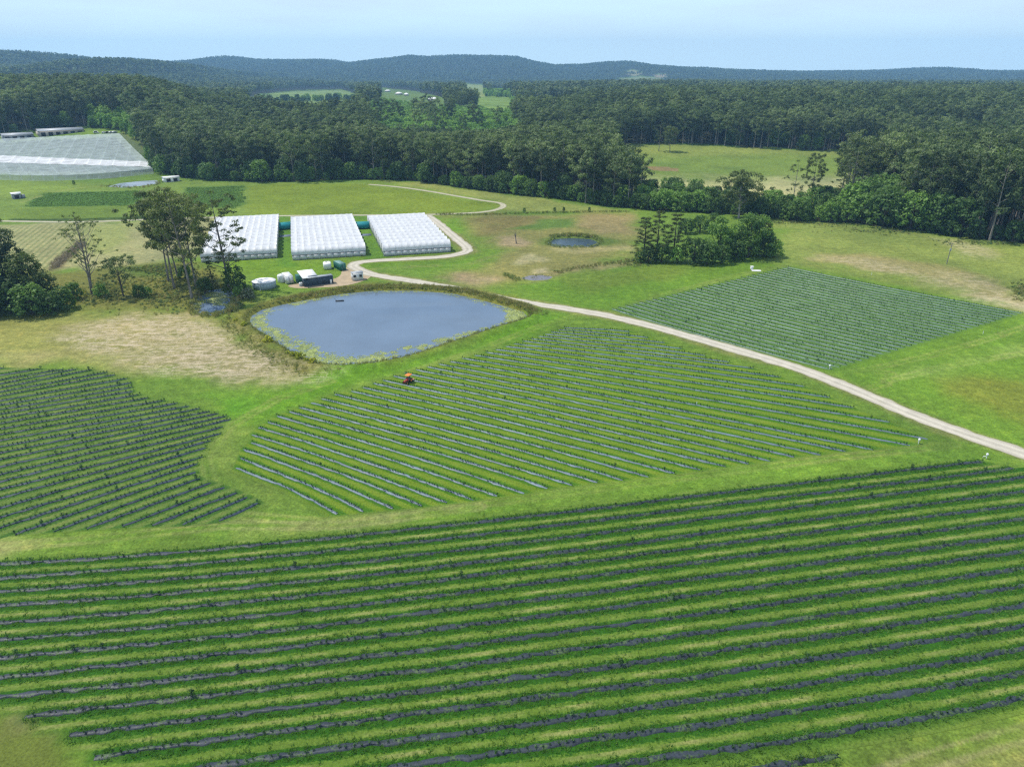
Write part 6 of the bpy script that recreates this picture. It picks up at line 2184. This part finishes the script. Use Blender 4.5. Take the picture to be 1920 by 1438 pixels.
for sx, sy in ((0.15, -0.6), (0.15, 0.6), (-1.05, -0.6), (-1.05, 0.6)):
    mb.tube([(sx, sy, 1.1), (sx, sy, 2.42)], 0.04, 6)
mb.build('canopy_frame', WHITE, t)
mb = MB(); mb.box((-0.45, 0, 2.48), (1.9, 1.55, 0.14), 0.05); mb.build('canopy', ORANGE, t)
mb = MB(); mb.box((-0.75, 0, 1.15), (0.5, 0.5, 0.12), 0.03); mb.box((-0.98, 0, 1.42), (0.1, 0.5, 0.5), 0.03); mb.build('seat', DARK, t)
mb = MB(); mb.tube([(0.1, 0, 1.2), (-0.15, 0, 1.55)], 0.03, 6)
mb.tube([(-0.15 + 0.1 * math.cos(a), 0.2 * math.sin(a), 1.55 + 0.14 * math.cos(a)) for a in np.linspace(0, 6.283, 15)], 0.018, 5); mb.build('steering_wheel', DARK, t)
mb = MB(); mb.tube([(1.3, 0.18, 1.3), (1.3, 0.18, 2.0)], 0.035, 8); mb.build('exhaust', DARK, t)
mb = MB(); mb.box((-1.9, 0, 0.45), (1.2, 1.7, 0.22), 0.05); mb.tube([(-1.2, 0.3, 0.6), (-1.7, 0.3, 0.5)], 0.05, 6); mb.tube([(-1.2, -0.3, 0.6), (-1.7, -0.3, 0.5)], 0.05, 6); mb.build('slasher', mat_plain('faded_orange', (0.45, 0.22, 0.14), 0.7), t)


def person(loc, rotz, label):
    """Seated driver as one skinned body, with hat and shirt colours of its own."""
    J = {'pel': (0, 0, .08), 'wai': (0.02, 0, .25), 'che': (.05, 0, .45), 'nec': (.07, 0, .60), 'hed': (.10, 0, .72), 'top': (.10, 0, .80),
         'hl': (.05, .11, .06), 'kl': (.45, .16, .10), 'al': (.52, .16, -.32), 'fl': (.68, .17, -.36), 'hr': (.05, -.11, .06), 'kr': (.45, -.16, .10), 'ar': (.52, -.16, -.32), 'fr': (.68, -.17, -.36),
         'sl': (.05, .20, .54), 'el': (.20, .26, .30), 'wl': (.46, .17, .36), 'gl': (.55, .15, .38), 'sr': (.05, -.20, .54), 'er': (.20, -.26, .30), 'wr': (.46, -.17, .36), 'gr': (.55, -.15, .38)}
    R = dict(pel=.15, wai=.135, che=.155, nec=.055, hed=.10, top=.08, hl=.09, kl=.065, al=.045, fl=.045, hr=.09, kr=.065, ar=.045, fr=.045, sl=.065, el=.045, wl=.032, gl=.04, sr=.065, er=.045, wr=.032, gr=.04)
    E = [('pel', 'wai'), ('wai', 'che'), ('che', 'nec'), ('nec', 'hed'), ('hed', 'top'), ('pel', 'hl'), ('hl', 'kl'), ('kl', 'al'), ('al', 'fl'), ('pel', 'hr'), ('hr', 'kr'), ('kr', 'ar'), ('ar', 'fr'),
         ('che', 'sl'), ('sl', 'el'), ('el', 'wl'), ('wl', 'gl'), ('che', 'sr'), ('sr', 'er'), ('er', 'wr'), ('wr', 'gr')]
    ks = list(J)
    me = bpy.data.meshes.new('person')
    me.from_pydata([J[k] for k in ks], [(ks.index(a), ks.index(b)) for a, b in E], [])
    o = link('person', me, None, loc, rotz)
    o.modifiers.new('skin', 'SKIN')
    for i, k in enumerate(ks):
        me.skin_vertices[0].data[i].radius = (R[k], R[k])
    me.skin_vertices[0].data[0].use_root = True
    o.modifiers.new('sub', 'SUBSURF').render_levels = 2
    m = NT('driver')
    c = m.coord()
    sx = m.n('ShaderNodeSeparateXYZ'); m.L(c, sx.inputs[0])
    col = m.mix(m.ss(0.57, 0.60, sx.outputs[2]), (0.03, 0.035, 0.06), (0.42, 0.26, 0.19))
    m.bsdf(col, 0.8, 0.2)
    me.materials.append(m.m)
    tag(o, label, 'person')
    h = MB(); h.lathe((.10, 0, .79), [(.21, 0), (.21, .015), (.11, .03), (.105, .10), (.06, .13)], 20); h.build('hat', mat_plain('straw_hat', (0.3, 0.24, 0.15), 0.9), o)
    return o


c_, s_ = math.cos(hd), math.sin(hd)
person((p[0] - 0.58 * c_, p[1] - 0.58 * s_, 0.06 + 0.98), hd, 'dark clothed driver seated under the orange tractor canopy')

# ------------------------------------------------------------------ small things in the paddocks
p0 = P(1775, 495)
t = empty('power_pole', p0, 0.4)
hp = height_at(p0[1], 456)
tag(t, 'thin power pole with grey transformer on the right grassy slope', 'power pole')
mb = MB(); mb.tube([(0, 0, -0.3), (0.05, 0, hp * 0.5), (0.3, 0, hp)], [0.17, 0.14, 0.11], 8); mb.build('pole', WOOD, t)
mb = MB(); mb.box((0.3, 0, hp - 0.25), (0.12, 1.9, 0.12)); mb.box((0.25, 0, hp - 1.1), (0.1, 1.2, 0.1)); mb.build('crossarm', WOOD, t)
mb = MB(); mb.lathe((0.35, 0.1, hp * 0.62), [(0.28, 0), (0.3, 0.05), (0.3, 0.85), (0.2, 0.95)], 14); mb.build('transformer', mat_plain('transformer_grey', (0.30, 0.38, 0.42), 0.5), t)
p1 = P(1458, 391)
t = empty('power_pole', p1, 0.3)
h1 = height_at(p1[1], 366)
tag(t, 'slim power pole standing before the pale pasture', 'power pole')
mb = MB(); mb.tube([(0, 0, -0.3), (0, 0, h1)], [0.15, 0.10], 8); mb.build('pole', WOOD, t)
mb = MB(); mb.box((0, 0.3, h1 - 0.3), (0.12, 1.6, 0.12)); mb.build('crossarm', WOOD, t)
mb = MB(); mb.lathe((0.2, 1.0, h1 - 0.4), [(0.3, 0), (0.3, 0.8), (0.15, 0.9)], 12); mb.build('transformer', DARK, t)
for k in (-0.8, 0.8):
    a, b = np.array([p0[0] + 0.3, p0[1] + k, hp - 0.15]), np.array([p1[0], p1[1] + 0.3 + k * 0.8, h1 - 0.2])
    pts = [a * (1 - s) + b * s + np.array([0, 0, -4 * 1.6 * s * (1 - s)]) for s in np.linspace(0, 1, 20)]
    mb = MB(); mb.tube(pts, 0.02, 4)
    tag(mb.build('power_line', DARK), 'power line sagging between the two poles, the %s wire' % ('nearer' if k < 0 else 'farther'), 'power line', 'power lines on the right slope')

p = P(1409, 506)
t = empty('pump_box', p, 0.2)
tag(t, 'white pump cover at the top corner of the far crop field', 'pump box')
mb = MB(); mb.box((0, 0, 0.6), (0.9, 0.9, 1.2), 0.15); mb.build('body', WHITE, t)
mb = MB(); mb.box((0.1, 0, 1.28), (1.15, 1.1, 0.18), 0.06); mb.build('lid', ROOFW, t)
p = P(1418, 508)
mb = MB(); mb.box((0, 0, 0.09), (3.4, 2.2, 0.18), 0.04)
tag(mb.build('concrete_slab', CONC, None, p, -0.15), 'pale concrete slab beside the white pump cover', 'slab')
for i, (a, b, n) in enumerate([(1555, 692, 'white valve post at the lower corner of the far crop field'), (1722, 832, 'white valve post at the right tip of the middle field'), (1849, 860, 'white valve post at the end of the top foreground row'),
                               (1634, 516, 'tiny white post at the back edge of the far crop field'), (1843, 626, 'small white post right of the far crop field'), (1306, 760, 'thin white riser pipe amid the middle field rows')]):
    p = P(a, b)
    t = empty('valve_post', p, i)
    tag(t, n, 'valve post', 'white valve posts of the fields')
    mb = MB(); mb.tube([(0, 0, 0), (0, 0, 0.9)], 0.07, 8); mb.build('riser', WHITE, t)
    if i < 3:
        mb = MB(); mb.lathe((0, 0, 0.75), [(0.2, 0), (0.22, 0.1), (0.22, 0.4), (0.1, 0.48)], 12); mb.tube([(0, 0, 0.5), (0.5, 0.1, 0.35), (0.6, 0.1, 0)], 0.06, 6); mb.build('valve', WHITE, t)
p = P(637, 565, -0.35)
t = empty('pond_float', p, 0.2)
tag(t, 'small dark float on the pond near its far bank', 'float')
mb = MB(); mb.lathe((0, 0, 0.1), [(0.1, -1.4), (0.3, -1.2), (0.3, 1.2), (0.1, 1.4)], 12, 'x'); mb.build('hull', DARK, t)
mb = MB(); mb.tube([(-0.9, 0, 0.3), (-1.6, 0, 1.0)], 0.05, 6); mb.build('intake_pipe', DARK, t)
# ------------------------------------------------------------------ haze, light, sky, camera
m = bpy.data.materials.new('haze')
m.use_nodes = True
m.node_tree.nodes.clear()
ou = m.node_tree.nodes.new('ShaderNodeOutputMaterial')
vp = m.node_tree.nodes.new('ShaderNodeVolumePrincipled')
vp.inputs['Color'].default_value = (0.33, 0.64, 1.0, 1)
vp.inputs['Density'].default_value = HAZE
vp.inputs['Anisotropy'].default_value = 0.1
m.node_tree.links.new(vp.outputs[0], ou.inputs['Volume'])
try:
    m.cycles.homogeneous_volume = True
except Exception:
    pass
mb = MB()
mb.box((0, 3450, 150), (12900, 7500, 310))
tag(mb.build('haze', m), 'thin blue summer haze lying over the whole valley', 'haze', kind='stuff')

SUN_EL, SUN_AZ = math.radians(60), math.radians(-70)      # azimuth from +Y (away from the camera) towards +X
d = Vector((math.sin(SUN_AZ) * math.cos(SUN_EL), math.cos(SUN_AZ) * math.cos(SUN_EL), math.sin(SUN_EL)))
s = bpy.data.lights.new('sun', 'SUN')
s.energy = SUN_E
s.angle = math.radians(0.55)
s.color = (1.0, 0.955, 0.89)
so = bpy.data.objects.new('sun', s)
COL.objects.link(so)
so.rotation_euler = d.to_track_quat('Z', 'Y').to_euler()

w = bpy.data.worlds.new('World')
SC.world = w
w.use_nodes = True
nt = w.node_tree
nt.nodes.clear()
N, Lk = nt.nodes.new, nt.links.new
out = N('ShaderNodeOutputWorld')
bg = N('ShaderNodeBackground')
sky = N('ShaderNodeTexSky')
sky.sky_type = 'NISHITA'
sky.sun_disc = False
sky.sun_elevation = SUN_EL
sky.sun_rotation = SUN_AZ
sky.altitude = 60
sky.air_density = 1.0
sky.dust_density = 0.3
sky.ozone_density = 2.5
bg.inputs['Strength'].default_value = SKY_S
tc = N('ShaderNodeTexCoord')
mp = N('ShaderNodeMapping')
mp.inputs['Scale'].default_value = (1.0, 1.0, 7.0)
mp.inputs['Location'].default_value = (0.35, 0.2, 0.1)
Lk(tc.outputs['Generated'], mp.inputs[0])
nz = N('ShaderNodeTexNoise')
nz.inputs['Scale'].default_value = 2.3
nz.inputs['Detail'].default_value = 5
nz.inputs['Roughness'].default_value = 0.55
Lk(mp.outputs[0], nz.inputs['Vector'])
rp = N('ShaderNodeMapRange')
rp.interpolation_type = 'SMOOTHSTEP'
rp.inputs[1].default_value, rp.inputs[2].default_value = 0.36, 0.62
rp.inputs[3].default_value, rp.inputs[4].default_value = 0.0, 0.9
Lk(nz.outputs['Fac'], rp.inputs[0])
sxz = N('ShaderNodeSeparateXYZ')
Lk(tc.outputs['Generated'], sxz.inputs[0])
hz = N('ShaderNodeMapRange')
hz.interpolation_type = 'SMOOTHSTEP'
hz.inputs[1].default_value, hz.inputs[2].default_value = 0.0, 0.09
Lk(sxz.outputs[2], hz.inputs[0])
mu = N('ShaderNodeMath')
mu.operation = 'MULTIPLY'
Lk(rp.outputs[0], mu.inputs[0])
Lk(hz.outputs[0], mu.inputs[1])
tn = N('ShaderNodeMix')
tn.data_type = 'RGBA'
tn.blend_type = 'MULTIPLY'
tn.inputs[0].default_value = 1.0
Lk(sky.outputs[0], tn.inputs[6])
tn.inputs[7].default_value = SKY_TINT
cl = N('ShaderNodeMix')
cl.data_type = 'RGBA'
Lk(mu.outputs[0], cl.inputs[0])
hf = N('ShaderNodeMapRange')
hf.interpolation_type = 'SMOOTHSTEP'
hf.inputs[1].default_value, hf.inputs[2].default_value = 0.0, 0.32
hf.inputs[3].default_value, hf.inputs[4].default_value = 1.0, 0.0
Lk(sxz.outputs[2], hf.inputs[0])
hm = N('ShaderNodeMix')
hm.data_type = 'RGBA'
Lk(hf.outputs[0], hm.inputs[0])
Lk(tn.outputs[2], hm.inputs[6])
hm.inputs[7].default_value = HORIZON
Lk(hm.outputs[2], cl.inputs[6])
cl.inputs[7].default_value = CLOUD
Lk(cl.outputs[2], bg.inputs['Color'])
Lk(bg.outputs[0], out.inputs['Surface'])

cam = bpy.data.cameras.new('camera')
cam.lens = 24.0
cam.sensor_width = 34.6
cam.sensor_fit = 'HORIZONTAL'
cam.clip_end = 30000
cam.clip_start = 0.5
co = bpy.data.objects.new('camera', cam)
COL.objects.link(co)
co.location = (0, 0, CAMH)
co.rotation_euler = (math.pi / 2 - PITCH, 0, 0)
SC.camera = co

SC.view_settings.view_transform = 'Standard'
SC.view_settings.look = 'None'
SC.view_settings.exposure = EXPO
SC.view_settings.gamma = 1.0
SC.render.engine = 'CYCLES'
SC.cycles.max_bounces = 6
SC.cycles.diffuse_bounces = 2
SC.cycles.glossy_bounces = 2
SC.cycles.transmission_bounces = 2
SC.cycles.volume_bounces = 0
SC.cycles.transparent_max_bounces = 8
SC.cycles.caustics_reflective = False
SC.cycles.caustics_refractive = False
SC.cycles.use_denoising = DENOISE
SC.cycles.use_adaptive_sampling = False
SC.cycles.filter_width = 1.3
